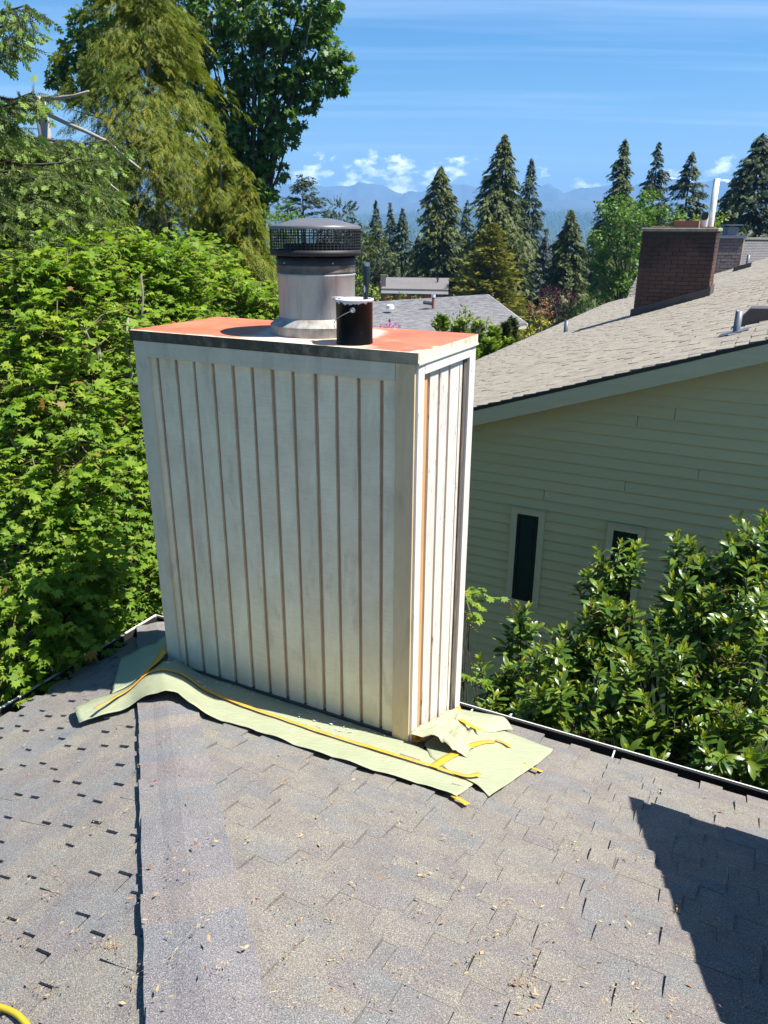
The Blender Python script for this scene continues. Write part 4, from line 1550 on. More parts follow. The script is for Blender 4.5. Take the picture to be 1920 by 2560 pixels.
elb = MB().tube([(pu - .115, pv_ - .04, ct_ + .03), (pu - .115, pv_ - .05, ct_ + .16), (pu - .118, pv_ - .08, ct_ + .235), (pu - .12, pv_ - .16, ct_ + .245)], .083, 16, caps=False).build('elbow_pipe', MAT['pvc'], bch, smooth=True)
hol = MB().lathe([(.078, 0), (.001, 0)], 16).build('pipe_mouth_shade', MAT['soot'], elb)  # dark disc across the mouth paints the shade inside the pipe
hol.location = (pu - .12, pv_ - .152, ct_ + .245); hol.rotation_euler = (math.radians(90), 0, 0)
# step flashing round its foot
mb = MB()
mb.prism([(cu0 - .06, cv0 - .02, rz_(cu0) - .02), (cu1 + .04, cv0 - .02, rz_(cu1) - .02), (cu1 + .04, cv0 - .02, rz_(cu1) + .20), (cu1 - .2, cv0 - .02, rz_(cu1) + .13), (cu0 - .06, cv0 - .02, rz_(cu0) + .17)], (0, .015, 0))
mb.build('flashing', MAT['flashing'], bch)
MB().box(cu1 + .012, cu1 + .03, cv0 - .01, cv1, rz_(cu1) - .05, rz_(cu1) + .22).build('flashing', MAT['flashing'], bch)

# roof pipes and vents
def roof_pt(px, py):
    nr_ = -RM * U + Z3
    return loc_uv(hit_plane(px, py, nr_, fr(*RA)))


q = roof_pt(1840, 833)
dq = np.linalg.norm(fr(*q) - EYE)
pr_ = .5 * 15.5 / F * dq
MB().lathe([(pr_, -.05), (pr_, 48 / F * dq), (pr_ * .8, 48 / F * dq), (pr_ * .8, 30 / F * dq)], 18, q).build('vent_pipe', MAT['zinc'], nb, smooth=True)
MB().prism([tuple(q + np.array((-.16, -.13, -.16 * RM + .016))), tuple(q + np.array((.12, -.13, .12 * RM + .016))), tuple(q + np.array((.12, .13, .12 * RM + .016))), tuple(q + np.array((-.16, .13, -.16 * RM + .016)))], (0, 0, .006)).build('pipe_flashing', MAT['zinc'], nb)
q = roof_pt(1866, 826)
mb = MB()
x, y, z = q + np.array((.05, .5, .015))
mb.prism([(x - .2, y, z - .2 * RM), (x + .24, y, z + .24 * RM), (x + .24, y, z + .24 * RM + .10), (x - .06, y, z + .17), (x - .2, y, z - .2 * RM + .06)], (0, .36, 0))
mb.build('roof_vent', MAT['flashing'], nb)
q = roof_pt(1414, 831); dq = np.linalg.norm(fr(*q) - EYE)
MB().lathe([(5 / F * dq, -.05), (5 / F * dq, 26 / F * dq), (3.6 / F * dq, 26 / F * dq)], 14, q).build('vent_pipe', MAT['zinc'], nb, smooth=True)
q = roof_pt(1867, 668); dq = np.linalg.norm(fr(*q) - EYE)
MB().lathe([(3.2 / F * dq, -.05), (3.2 / F * dq, 25 / F * dq), (2.2 / F * dq, 25 / F * dq)], 14, q).build('vent_pipe', MAT['zinc'], nb, smooth=True)
q = roof_pt(1848, 676)
mb = MB()
x, y, z = q
mb.prism([(x - .25, y, z - .25 * RM + .02), (x + .4, y, z + .4 * RM + .02), (x + .4, y, z + .4 * RM + .18), (x - .2, y, z + .13)], (0, .5, 0))
mb.build('roof_vent', MAT['flashing'], nb)

# ------------------------------------------------------------------ houses further off
def quad_roof(pts, name, mat, parent, org, th=.18):
    return MB().prism([np.asarray(p) for p in pts], (0, 0, -th)).build(name, mat, parent, org)


# dark roof behind the neighbour, with its own brick chimney
h2a = at(1793, 600, 46); h2b = at(2300, 606, 50)
h2c = at(1566, 748, 40.5); h2d = at(2300, 752, 44)
h2a = at(1634, 600, 46)
og = np.array([h2a[0], h2a[1], float(ground(h2a[0], h2a[1]))])
hs2 = thing('dark_roofed_house', 'house with dark brown roof half hidden behind the neighbour roof', 'house', tuple(og))
r2 = quad_roof([h2c, h2d, h2b, h2a], 'roof', MAT['shingle_dark'], hs2, og)
# its courses
mb = MB()
for i in range(34):
    t0 = i / 34.; t1 = (i + 1.12) / 34.
    n = 60
    for j in range(n):
        s0, s1 = (j + (i % 2) * .5) / n, (j + .93 + (i % 2) * .5) / n
        if s1 > 1:
            continue
        A_ = h2c + (h2d - h2c) * s0; B_ = h2c + (h2d - h2c) * s1
        A2 = h2a + (h2b - h2a) * s0; B2 = h2a + (h2b - h2a) * s1
        mb.add([A_ + (A2 - A_) * t0 + (0, 0, .045), B_ + (B2 - B_) * t0 + (0, 0, .045), B_ + (B2 - B_) * t1 + (0, 0, .012), A_ + (A2 - A_) * t1 + (0, 0, .012),
                A_ + (A2 - A_) * t0, B_ + (B2 - B_) * t0], [(0, 1, 2, 3), (4, 5, 1, 0)])
kind(mb.build('shingle_courses', MAT['shingle_dark'], r2, og), 'stuff')
quad_roof([h2a, h2b, h2b + np.array((4, 9, -4.5)), h2a + np.array((4, 9, -4.5))], 'roof', MAT['shingle_dark'], hs2, og)
MB().tube([h2a + (0, 0, .06), h2b + (0, 0, .06)], .13, 8).build('ridge_cap', MAT['shingle_dark'], r2, og)
MB().prism([h2c + (.6, .8, -.3), h2d + (.6, .8, -.3), h2d + (4.6, 9.5, -.3), h2c + (4.6, 9.5, -.3)], (0, 0, -3.2)).build('wall', MAT['house_trim'], hs2, og)
# chimney
c2a = at(1800, 745, 38); zt2 = at(1829, 596, 38)[2]
wx = 58 / F * 38 * .95
cx0, cy0 = at(1795, 640, 38)[0], 38
zb2 = at(1800, 745, 38)[2] - .5
ch2 = MB().box(cx0 + .02, cx0 + wx - .02, cy0 + .02, cy0 + 1.2, zb2, zt2).build('brick_chimney', MAT['mortar'], hs2, og)
mb = MB()
z = zb2; row = 0
while z < zt2 - .05:
    a = cx0 - (.17 if row % 2 else 0)
    while a < cx0 + wx:
        b0, b1 = max(a, cx0), min(a + .32, cx0 + wx)
        if b1 - b0 > .05:
            mb.box(b0, b1, cy0 - random.uniform(-.006, .006), cy0 + .1, z, z + .128)
        a += .34
    z += .145; row += 1
kind(mb.build('brick_courses', MAT['brick_grey'], ch2, og), 'stuff')
MB().box(cx0 - .08, cx0 + wx + .08, cy0 - .08, cy0 + 1.3, zt2, zt2 + .13).build('chimney_cap', MAT['zinc'], ch2, og)
MB().box(cx0 + .4, cx0 + wx - .2, cy0 + .25, cy0 + .9, zt2 + .131, zt2 + .5).box(cx0 + .28, cx0 + wx - .08, cy0 + .15, cy0 + 1.0, zt2 + .56, zt2 + .62).box(cx0 + .5, cx0 + .56, cy0 + .3, cy0 + .36, zt2 + .5, zt2 + .56).build('spark_cap', MAT['zinc'], ch2, og)
MB().box(cx0 + wx - .018, cx0 + wx + .05, cy0 + .01, cy0 + 1.2, zb2, zt2 - .002).build('corner_trim', MAT['house_trim'], ch2, og)

# grey roof below the hedge
a_ = at(700, 770, 56); b_ = at(1220, 736, 62); c_ = at(1317, 809, 52); d3_ = at(700, 872, 44)
og = np.array([b_[0], b_[1], float(ground(b_[0], b_[1]))])
hs3 = thing('grey_roofed_house', 'low house with plain light grey roof beyond the paint can', 'house', tuple(og))
r3 = quad_roof([d3_, c_, b_, a_], 'roof', MAT['shingle_grey'], hs3, og, .12)
mb = MB()
nr3 = 44
for i in range(nr3):
    t0, t1 = i / nr3, (i + 1.1) / nr3
    L0 = d3_ + (a_ - d3_) * t0; R0 = c_ + (b_ - c_) * t0; L1 = d3_ + (a_ - d3_) * t1; R1 = c_ + (b_ - c_) * t1
    n = 46
    for j in range(n):
        f0 = (j + .5 * (i % 2)) / n; f1 = min(1, f0 + .97 / n)
        dz = .03 + .03 * random.random()
        mb.add([L0 + (R0 - L0) * f0 + (0, 0, dz), L0 + (R0 - L0) * f1 + (0, 0, dz), L1 + (R1 - L1) * f1 + (0, 0, .012), L1 + (R1 - L1) * f0 + (0, 0, .012), L0 + (R0 - L0) * f0, L0 + (R0 - L0) * f1], [(0, 1, 2, 3), (4, 5, 1, 0)])
kind(mb.build('shingle_courses', MAT['shingle_grey'], r3, og), 'stuff')
bk = np.array((3., 8., -3.6))
quad_roof([a_, b_, b_ + bk, a_ + bk], 'roof', MAT['shingle_grey'], hs3, og, .12)
MB().prism([d3_ + (0, 0, -.13), c_ + (0, 0, -.13), c_ + (0, .1, -.13), d3_ + (0, .1, -.13)], (0, 0, -.2)).build('fascia', MAT['white_paint'], hs3, og)
MB().prism([c_ + (.03, 0, -.02), b_ + (.03, 0, -.02), b_ + (.03, 0, -.2), c_ + (.03, 0, -.2)], (.06, .03, 0)).build('barge_board', MAT['white_paint'], hs3, og)
MB().prism([d3_ + (.3, .9, -.3), c_ + (-.5, .9, -.3), b_ + (-.5, 3, -1.3), a_ + (0, 3, -1.3)], (0, 0, -2.6)).build('wall', MAT['house_trim'], hs3, og)
q = at(1083, 760, 56.0)
vp3 = MB().lathe([(.10, -.3), (.10, .5), (.14, .5), (.14, .62), (.02, .64)], 12, q).build('vent_pipe', MAT['clay'], hs3, og)
MB().lathe([(.15, .46), (.15, .66)], 12, q).build('pipe_cap', MAT['white_paint'], vp3, og)
MB().prism([q + (-.75, -.3, .02), q + (-.1, -.3, -.06), q + (-.1, -.05, .05), q + (-.7, -.05, .12)], (0, 0, .12)).build('roof_vent', MAT['dark_metal'], hs3, og)
q = at(975, 766, 54.5)
MB().lathe([(.3, -.15), (.27, .06), (.16, .14), (.02, .16)], 14, q).build('dome_vent', MAT['white_paint'], hs3, og)

# red brick house far behind
a_ = at(966, 693, 70); b_ = at(1123, 695, 70); c_ = at(1121, 724, 65); d3_ = at(953, 721, 65)
og = np.array([b_[0], b_[1], float(ground(b_[0], b_[1]))])
hs4 = thing('red_brick_house', 'long red brick house with low grey roof far down the slope', 'house', tuple(og))
quad_roof([d3_, c_, b_, a_], 'roof', MAT['shingle_dark'], hs4, og, .15)
quad_roof([a_, b_, b_ + np.array((0, 7, -2.)), a_ + np.array((0, 7, -2.))], 'roof', MAT['shingle_dark'], hs4, og, .15)
MB().prism([d3_ + (0, 0, -.16), c_ + (0, 0, -.16), c_ + (0, .2, -.16), d3_ + (0, .2, -.16)], (0, 0, -.22)).build('fascia', MAT['white_paint'], hs4, og)
w0, w1 = d3_ + (.1, .55, -.3), c_ + (-.35, .55, -.3)
MB().prism([w0, w1, w1 + (0, 6, 0), w0 + (0, 6, 0)], (0, 0, -5)).build('wall', plain('warm_brick', (.26, .10, .07), (.20, .075, .055), 9, .9), hs4, og)
for s0, wd in ((.16, .04), (.25, .07), (.47, .05), (.60, .08), (.84, .05)):
    A_ = w0 + (w1 - w0) * s0; B_ = w0 + (w1 - w0) * (s0 + wd)
    f = MB().prism([A_ + (0, -.08, -.12), B_ + (0, -.08, -.12), B_ + (0, -.08, -.95), A_ + (0, -.08, -.95)], (0, .12, 0)).build('window', MAT['sash'], hs4, og)
    MB().prism([A_ + (.05, -.1, -.17), B_ + (-.05, -.1, -.17), B_ + (-.1, -.1, -.88), A_ + (.1, -.1, -.88)], (0, .03, 0)).build('pane', MAT['glass'], f, og)
q = at(958, 700, 66)
MB().box(q[0] - .22, q[0] + .22, q[1] - .2, q[1] + .3, q[2] - 3, q[2] + .42).build('chimney', MAT['brick_grey'], hs4, og)
q = at(1094, 706, 68)
MB().lathe([(.08, -.3), (.08, .28), (.12, .28), (.12, .36)], 10, q).build('vent_pipe', MAT['flashing'], hs4, og)
# white flue on a hidden low house
q = at(1331, 758, 78); wq = at(1331, 722, 78)
og = np.array([q[0], q[1], float(ground(q[0], q[1]))])
hs5 = thing('small_grey_house', 'little grey roof with one cream flue beside the purple tree', 'house', tuple(og))
MB().box(q[0] - 1.9, q[0] + 1.9, q[1] - 1, q[1] + 5, og[2] + .1, q[2] - .1).build('wall', MAT['house_trim'], hs5, og)
MB().prism([(q[0] - 2.2, q[1] - 1.6, q[2] - .35), (q[0] + 2.2, q[1] - 1.6, q[2] - .35), (q[0] + 2.2, q[1] + 2.4, q[2] + .85), (q[0] - 2.2, q[1] + 2.4, q[2] + .85)], (0, 0, -.12)).build('roof', MAT['shingle_grey'], hs5, og)
fl5 = MB().lathe([(.22, -.2), (.20, wq[2] - q[2] - .25), (.13, wq[2] - q[2] - .2), (.13, wq[2] - q[2])], 14, q).build('flue_pipe', MAT['pvc'], hs5, og)
MB().lathe([(.2, wq[2] - q[2]), (.2, wq[2] - q[2] + .2), (.02, wq[2] - q[2] + .3)], 14, q).build('flue_cap', MAT['zinc'], fl5, og)

# ------------------------------------------------------------------ leaf and spray shapes
def fan(pts):
    v = np.array([(0, 0, 0)] + pts); n = len(pts)
    f = np.array([(0, i + 1, (i + 1) % n + 1) for i in range(n)])
    return v, f


def maple_leaf(lobes, depth, cup=-.12):
    pts = []
    for k in range(lobes):
        a = math.radians(-125 + 250 * k / (lobes - 1)) + math.pi / 2
        r = .55 * (1 - .30 * abs(k - (lobes - 1) / 2) / ((lobes - 1) / 2))
        pts.append((math.cos(a) * r, math.sin(a) * r + .0, cup * r * (1 if k % 2 else .6)))
        if k < lobes - 1:
            a2 = a + math.radians(125 / (lobes - 1))
            pts.append((math.cos(a2) * r * depth, math.sin(a2) * r * depth, .02))
    pts.append((0, -.12, 0))
    return fan(pts)


def frond(n, wid=.09, ln=.34, droop=.18, ang=50):
    v, f = [], []
    for i in range(n):
        q = (i + .5) / n
        y = q * .9
        sgn = 1 if i % 2 else -1
        l_ = ln * (1 - .65 * q) * (.75 + .5 * ((i * 37 % 11) / 11))
        a = math.radians(ang)
        dx_, dy_ = sgn * math.sin(a), math.cos(a)
        z0 = -droop * y * y
        o = len(v)
        v += [(0, y - wid * .5, z0), (dx_ * l_ * .6 - dy_ * wid * .5 * sgn, y + dy_ * l_ * .6 + wid * .3, z0 - .03), (dx_ * l_, y + dy_ * l_, z0 - .09), (dx_ * l_ * .55 + dy_ * wid * .5 * sgn, y + dy_ * l_ * .45 - wid * .4, z0 - .02)]
        f.append((o, o + 1, o + 2, o + 3) if sgn < 0 else (o + 3, o + 2, o + 1, o))
    o = len(v)
    v += [(-wid * .45, .35, -.03), (wid * .45, .35, -.03), (wid * .15, 1, -droop), (-wid * .15, 1, -droop)]
    f.append((o, o + 1, o + 2, o + 3))
    return np.array(v), np.array(f)


LEAF7 = maple_leaf(7, .62)
LEAF5 = maple_leaf(5, .55, -.18)
FROND = frond(8, .06, .36, .30, 40)
FROND_S = frond(7, .16, .42, .2, 45)
TWIG = frond(16, .055, .16, .05, 62)              # needled twig
OVAL = (np.array([(0, 0, 0), (-.26, .42, .03), (0, 1, -.08), (.26, .42, .03)]), np.array([(0, 3, 2, 1)]))
LAUREL = (np.array([(0, 0, 0), (-.13, .25, .04), (-.185, .52, .045), (-.115, .82, -.01), (0, 1.0, -.12), (.115, .82, -.01), (.185, .52, .045), (.13, .25, .04), (0, .25, 0), (0, .52, .0), (0, .82, -.03)]),
          np.array([(0, 8, 1, 1), (8, 9, 2, 1), (9, 10, 3, 2), (10, 4, 3, 3), (0, 7, 8, 8), (7, 6, 9, 8), (6, 5, 10, 9), (5, 4, 10, 10)]))
# triangles for the laurel leaf
LAUREL = (LAUREL[0], np.array([(0, 8, 1), (8, 2, 1), (8, 9, 2), (9, 3, 2), (9, 10, 3), (10, 4, 3), (0, 7, 8), (7, 9, 8), (7, 6, 9), (6, 10, 9), (6, 5, 10), (5, 4, 10)]))


def rand_dir(n):
    return nrm(rng.normal(0, 1, (n, 3)))


def curve(a, b, sag, n=8, jit=0.0):
    a = np.asarray(a, float); b = np.asarray(b, float)
    q = np.linspace(0, 1, n)[:, None]
    p = a + (b - a) * q
    p[:, 2] += (sag * np.sin(np.pi * q))[:, 0]
    if jit:
        p[1:-1] += rng.normal(0, jit, (n - 2, 3))
    return p


def conifer(name, label, px, ytop, hw, Y, leaf, group=None, n_br=170, per=9, size=.62, pw=.85, droop=.35, rise=.05, low=.06, ragged=.36, tmpl=None, bark='bark', hang=.35, seed=0, lean=0.0, cat='tree', ybot=None, fuzz=.5):
    """trunk with whorled limbs; sprays sit along every limb"""
    P = at(px, ytop, Y)
    gz = float(ground(P[0], P[1]))
    base = np.array([P[0], P[1], gz])
    Ht = P[2] - gz
    R = hw / F * Y * .96
    t_ = thing(name, label, cat, tuple(base), 0, group)
    tmpl = tmpl or FROND_S
    MB().tube([base + (0, 0, -.3), base + (0, 0, Ht * .4), base + (0, 0, Ht * .75), base + (0, 0, Ht * .97)], [max(.06, Ht * .013), Ht * .010, Ht * .006, .015], 7).build('trunk', MAT[bark], t_, base, smooth=True)
    if ybot is not None:
        zb = at(px, ybot, Y)[2]
        low = max(low, (zb - gz) / Ht)
    t = low + (1 - low) * rng.random(n_br) ** .82
    az = rng.random(n_br) * 6.283
    lump = 1 + ragged * np.sin(az * 2 + t * 19 + seed * 2.3) * .45 + ragged * np.sin(az + t * 7 + px) * .35 + ragged * rng.normal(0, .55, n_br)
    ln = np.clip(R * ((1 - t) / (1 - low)) ** pw * lump, .12 * size, None) + .10 * size
    pos, dirs, sizes = [], [], []
    K = np.maximum(2, (per * 1.25 * (ln / R) ** .6 + 1).astype(int))
    for i in range(n_br):
        k = K[i]
        s = rng.uniform(.12, 1, k) ** .7
        d = np.array([math.cos(az[i]), math.sin(az[i]), 0])
        side = np.array([-d[1], d[0], 0])
        z = gz + t[i] * Ht + ln[i] * (rise * s - droop * s * s)
        p = base[None, :] * [1, 1, 0] + d * (ln[i] * s)[:, None] + side * (rng.normal(0, .16, k) * ln[i] * s * .8)[:, None]
        p[:, 2] = z + rng.normal(0, .12 * size, k)
        pos.append(p)
        dd = d + side * rng.normal(0, fuzz, k)[:, None]
        dd = dd + rng.normal(0, .2, (k, 3))
        dd[:, 2] -= hang + rng.uniform(0, .3, k)
        dirs.append(dd)
        sizes.append(size * rng.uniform(.4, 1.15, k) * (.55 + .45 * min(1, ln[i] / R * 1.4)))
    # leading shoot
    m = 8
    tp = np.zeros((m, 3)) + [P[0], P[1], 0]
    tp[:, 2] = P[2] - np.linspace(0, .9 * size, m) - .05 * size
    pos.append(tp); dl = rand_dir(m) * .55; dl[:, 2] = np.abs(dl[:, 2]) + .3; dirs.append(dl); sizes.append(np.full(m, size * .45))
    pos = np.concatenate(pos); dirs = np.concatenate(dirs); sizes = np.concatenate(sizes)
    nn = np.zeros_like(pos) + [0, 0, 1] + rng.normal(0, .45, pos.shape)
    V_, F_ = scatter(tmpl[0], tmpl[1], pos - sizes[:, None] * nrm(dirs) * .35, frames(dirs, nn), sizes)
    mesh_np('crown', V_, F_, LEAF[leaf], t_, base, np.repeat(rng.random(len(pos)), len(tmpl[0])))
    return t_


def blob_tree(name, label, cat, blobs, leaf, tmpl, size, n_per, trunk, bark='bark', group=None, up=.6, droop=.25, rad=.12, inner=.45, squash=.85, sprays=0, nlimb=99, wood=True, trunk_top=None, single=0, single_name='leaf', absn=False):
    """limbs growing from the foot of the trunk to clumps of leaves; blobs are (view x, view y, distance, radius in view)"""
    B = []
    for (bx, by, bY, br_) in blobs:
        B.append((at(bx, by, bY), br_ / F * bY * .96))
    tx = at(trunk[0], trunk[1], trunk[2])
    base = np.array([tx[0], tx[1], float(ground(tx[0], tx[1]))])
    t_ = thing(name, label, cat, tuple(base), 0, group)
    if wood:
        mb = MB()
        zlo = min(c[2] for c, r in B)
        fork = np.array([base[0], base[1], base[2] + max(.3, .55 * (zlo - base[2]))]) + rng.normal(0, .0, 3)
        for c, r in (B if nlimb > 50 else [b_ for b_ in B if b_[1] > .97 * np.median([q_[1] for q_ in B])]):
            mid = base * .35 + c * .65 if sprays else fork
            if not sprays:
                m1 = np.array([fork[0] * .78 + c[0] * .22, fork[1] * .78 + c[1] * .22, fork[2] * .45 + c[2] * .55])
                p = np.concatenate([curve(base, fork, 0, 4), curve(fork, m1, 0, 4, .02 * r)[1:], curve(m1, c, .10 * np.linalg.norm(c - m1), 5, .03 * r)[1:]])
            else:
                p = curve(base + rng.normal(0, .25, 3) * [1, 1, 0], c + (0, 0, r * .4), 0, 10, .07)
            mb.tube(p, list(np.linspace(rad, rad * .18, len(p))), 7)
            for _ in range(4 if not sprays else 6):
                e = c + rand_dir(1)[0] * r * .85
                q = p[rng.integers(len(p) // 2, len(p))]
                mb.tube(curve(q, e, .06 * r, 5, .04 * r), list(np.linspace(rad * .32, rad * .06, 5)), 5)
        mb.build('trunk', MAT[bark], t_, base, smooth=True)
    pos, dirs, nn, sizes = [], [], [], []
    twigs = MB()
    for c, r in B:
        n = int(n_per * r * r) if not absn else n_per
        if sprays:
            ns = max(3, n // sprays)
            o = rand_dir(ns) * (rng.random((ns, 1)) ** inner) * r * [1, 1, squash]
            for k in range(ns):
                d = o[k] * [1, 1, .25] + rng.normal(0, .35 * r, 3) * [1, 1, .25]
                d = d / np.linalg.norm(d)
                sd_ = np.array([-d[1], d[0], 0]); sd_ /= np.linalg.norm(sd_) + 1e-6
                l_ = size * rng.uniform(2.4, 4.2)
                p0 = c + o[k]
                if k % 2 == 0:
                    twigs.tube([p0 - d * l_ * .9 - (0, 0, l_ * .5), p0 - (0, 0, .01), p0 + d * l_ - (0, 0, .03 * l_)], [.006, .0035, .0015], 4, False)
                for j in range(sprays):
                    q = (j + .7) / sprays
                    sg = 1 if j % 2 else -1
                    pp_ = p0 + d * l_ * q + rng.normal(0, .12 * size, 3)
                    dd = d * .8 + sd_ * sg * (1.0 if j < sprays - 1 else 0) + rng.normal(0, .25, 3)
                    dd[2] -= droop
                    pos.append(pp_); dirs.append(dd)
                    nn.append(np.array([0, 0, up + .5]) + rng.normal(0, .5, 3) + .25 * o[k] / r)
                    sizes.append(size * rng.uniform(.5, 1.5))
        else:
            o = rand_dir(n) * (rng.random((n, 1)) ** inner)
            # clumps: pull towards a few sub-centres
            ks = 9
            cc = rand_dir(ks) * .72
            near = np.argmin(((o[:, None] - cc[None]) ** 2).sum(-1), 1)
            o = o * .55 + cc[near] * .45 + rng.normal(0, .07, (n, 3))
            p = c + o * r * [1, 1, squash]
            d = nrm(o) + rng.normal(0, .6, (n, 3)); d[:, 2] -= droop
            q = np.array([0, 0, up]) + nrm(o) * .6 + rng.normal(0, .4, (n, 3))
            pos += list(p); dirs += list(d); nn += list(q); sizes += list(size * rng.uniform(.6, 1.3, n))
    pos = np.array(pos); dirs = np.array(dirs); nn = np.array(nn); sizes = np.array(sizes)
    if twigs.v:
        kind(twigs.build('twigs', MAT['red_twig'], t_, base), 'stuff')
    keep = np.ones(len(pos), bool)
    if single:
        pr = project(pos)
        vis = (pr[:, 2] > 0) & (pr[:, 0] > -20) & (pr[:, 0] < 1940) & (pr[:, 1] > -20) & (pr[:, 1] < 2580)
        score = np.where(vis, sizes / np.maximum(pr[:, 2], .1), 0)
        idx = np.argsort(-score)[:single]
        keep[idx] = False
        me = bpy.data.meshes.new(single_name)
        me.from_pydata([tuple(p) for p in tmpl[0]], [], [tuple(f) for f in tmpl[1]])
        me.materials.append(LEAF[leaf]); me.update()
        Rm = frames(dirs[idx], nn[idx]) * np.stack([rng.uniform(.7, 1.1, len(idx)), np.ones(len(idx)), rng.uniform(.3, 3., len(idx))], -1)[:, None, :]
        for i_, Rr in zip(idx, Rm):
            o = bpy.data.objects.new(single_name, me)
            M = Matrix.Identity(4)
            for a in range(3):
                for b in range(3):
                    M[a][b] = Rr[a, b] * sizes[i_]
                M[a][3] = pos[i_][a] - base[a]
            o.matrix_local = M
            COL.objects.link(o)
            o.parent = t_
    pos, dirs, nn, sizes = pos[keep], dirs[keep], nn[keep], sizes[keep]
    Rv = frames(dirs, nn) * np.stack([rng.uniform(.6, 1.12, len(pos)), rng.uniform(.85, 1.1, len(pos)), rng.uniform(-1.2, 3.2, len(pos))], -1)[:, None, :]
    V_, F_ = scatter(tmpl[0], tmpl[1], pos, Rv, sizes)
    c_ = mesh_np('crown', V_, F_, LEAF[leaf], t_, base, np.repeat(rng.random(len(pos)), len(tmpl[0])))
    if single:
        kind(c_, 'stuff')
    return t_


# ------------------------------------------------------------------ trees down the slope
GB = 'trees standing down the slope beyond the roofs'
conifer('fir_tree', 'slim dark fir, leftmost of three just right of the flue cap', 939, 503, 46, 95, 'fir', GB, 256, 15, 0.59, ybot=720)
conifer('fir_tree', 'slim dark fir, middle of three just right of the flue cap', 975, 508, 40, 101, 'fir', GB, 229, 15, 0.59, ybot=720)
conifer('fir_tree', 'dark fir, right hand one of three beside the flue cap', 1006, 522, 48, 92, 'fir', GB, 243, 15, 0.59, ybot=720)
conifer('cedar_tree', 'broad pointed cedar rising behind the red brick house', 1103, 417, 78, 84, 'farcedar', GB, 567, 20, 0.66, .62, .5, ragged=.48, ybot=740, seed=2)
conifer('fir_tree', 'small dark fir between the two tall cedars', 1168, 500, 40, 108, 'fir', GB, 229, 15, 0.63, ybot=720)
conifer('cedar_tree', 'tallest pointed cedar in the middle distance', 1262, 339, 92, 78, 'farcedar', GB, 756, 22, 0.66, .66, .5, ragged=.48, ybot=760, seed=5)
conifer('fir_tree', 'dark fir close against the right side of the tallest cedar', 1330, 398, 62, 96, 'fir', GB, 405, 18, 0.66, .75, .3, ybot=740)
conifer('thuja_tree', 'golden green thuja cone behind the light grey roof', 1232, 560, 104, 66, 'thuja', GB, 580, 22, 0.53, .62, .15, rise=.35, hang=-.5, ragged=.22, ybot=850, seed=4)
conifer('spruce_tree', 'blue grey spruce behind the purple tree', 1364, 590, 48, 82, 'blue', GB, 324, 17, 0.46, .8, .25, ybot=760)
conifer('cedar_tree', 'loose olive cedar left of the bright green broadleaf tree', 1428, 526, 62, 76, 'farcedar', GB, 445, 20, 0.59, .6, .5, ragged=.4, ybot=780, seed=8)
conifer('cedar_tree', 'tall pointed cedar rising above the bright green broadleaf tree', 1563, 349, 66, 88, 'farcedar', GB, 513, 20, 0.66, .68, .5, ybot=720, seed=1)
conifer('fir_tree', 'dark fir with gaps left of the white chimney pipe', 1648, 357, 66, 93, 'fir', GB, 283, 20, 0.73, .75, .2, ragged=.45, ybot=720)
conifer('fir_tree', 'open grey green fir straight behind the brick chimney', 1732, 383, 78, 80, 'fir', GB, 270, 20, 0.66, .7, .15, rise=.1, ragged=.4, ybot=700, seed=3)
conifer('fir_tree', 'big dark fir at the right edge of the view', 1908, 336, 118, 68, 'fir', GB, 445, 22, 0.69, .7, .25, ragged=.4, ybot=690, seed=6)
conifer('fir_tree', 'lower dark fir just left of the one at the right edge', 1838, 444, 62, 78, 'fir', GB, 256, 18, 0.66, .7, .25, ragged=.35, ybot=700, seed=9)
conifer('fir_tree', 'dark fir low down between the broad pointed cedar and the golden thuja', 1190, 590, 60, 120, 'fir', GB, 310, 17, 0.73, ybot=760)
conifer('fir_tree', 'dark fir squeezed between the loose olive cedar and the bright green broadleaf tree', 1490, 560, 66, 104, 'fir', GB, 310, 17, 0.73, ybot=770)
conifer('fir_tree', 'dark fir showing between the blue spruce and the loose olive cedar', 1395, 600, 60, 112, 'fir', GB, 310, 17, 0.73, ybot=770)
conifer('fir_tree', 'bushy dark fir directly behind the flue cap basket', 900, 560, 62, 110, 'fir', GB, 310, 17, 0.73, ybot=740)
conifer('fir_tree', 'dark fir left of the broad pointed cedar', 1046, 590, 52, 112, 'fir', GB, 297, 17, 0.73, ybot=740)
conifer('sparse_tree', 'thin open conifer with flat tiers left of the flue cap', 755, 438, 54, 80, 'fir', GB, 81, 18, 0.53, .55, .05, rise=.15, ragged=.5, low=.5, hang=.0, ybot=545)
blob_tree('pine_tree', 'round topped dark pine rising over the flue lid', 'tree', [(846, 540, 90, 50), (815, 575, 89, 45), (880, 580, 91, 48), (850, 610, 90, 55), (905, 640, 88, 45)], 'fir', FROND_S, .8, 26, (850, 700, 90), group=GB, up=.2)
blob_tree('pine_tree', 'mottled grey green pine right of the flue cap above the hedge', 'tree', [(925, 600, 76, 44), (900, 650, 75, 44), (955, 650, 76, 40), (920, 690, 76, 40)], 'farcedar', FROND_S, .6, 40, (925, 760, 76), group=GB, up=.2)
blob_tree('broadleaf_tree', 'bright green broadleaf tree left of the brick chimney', 'tree', [(1535, 525, 56, 52), (1515, 590, 55, 56), (1570, 565, 54, 56), (1540, 650, 55, 60), (1600, 635, 54, 52), (1512, 710, 55, 52), (1580, 710, 53, 50), (1495, 650, 56, 40)], 'light', LEAF5, .30, 210, (1550, 800, 55), group=GB)
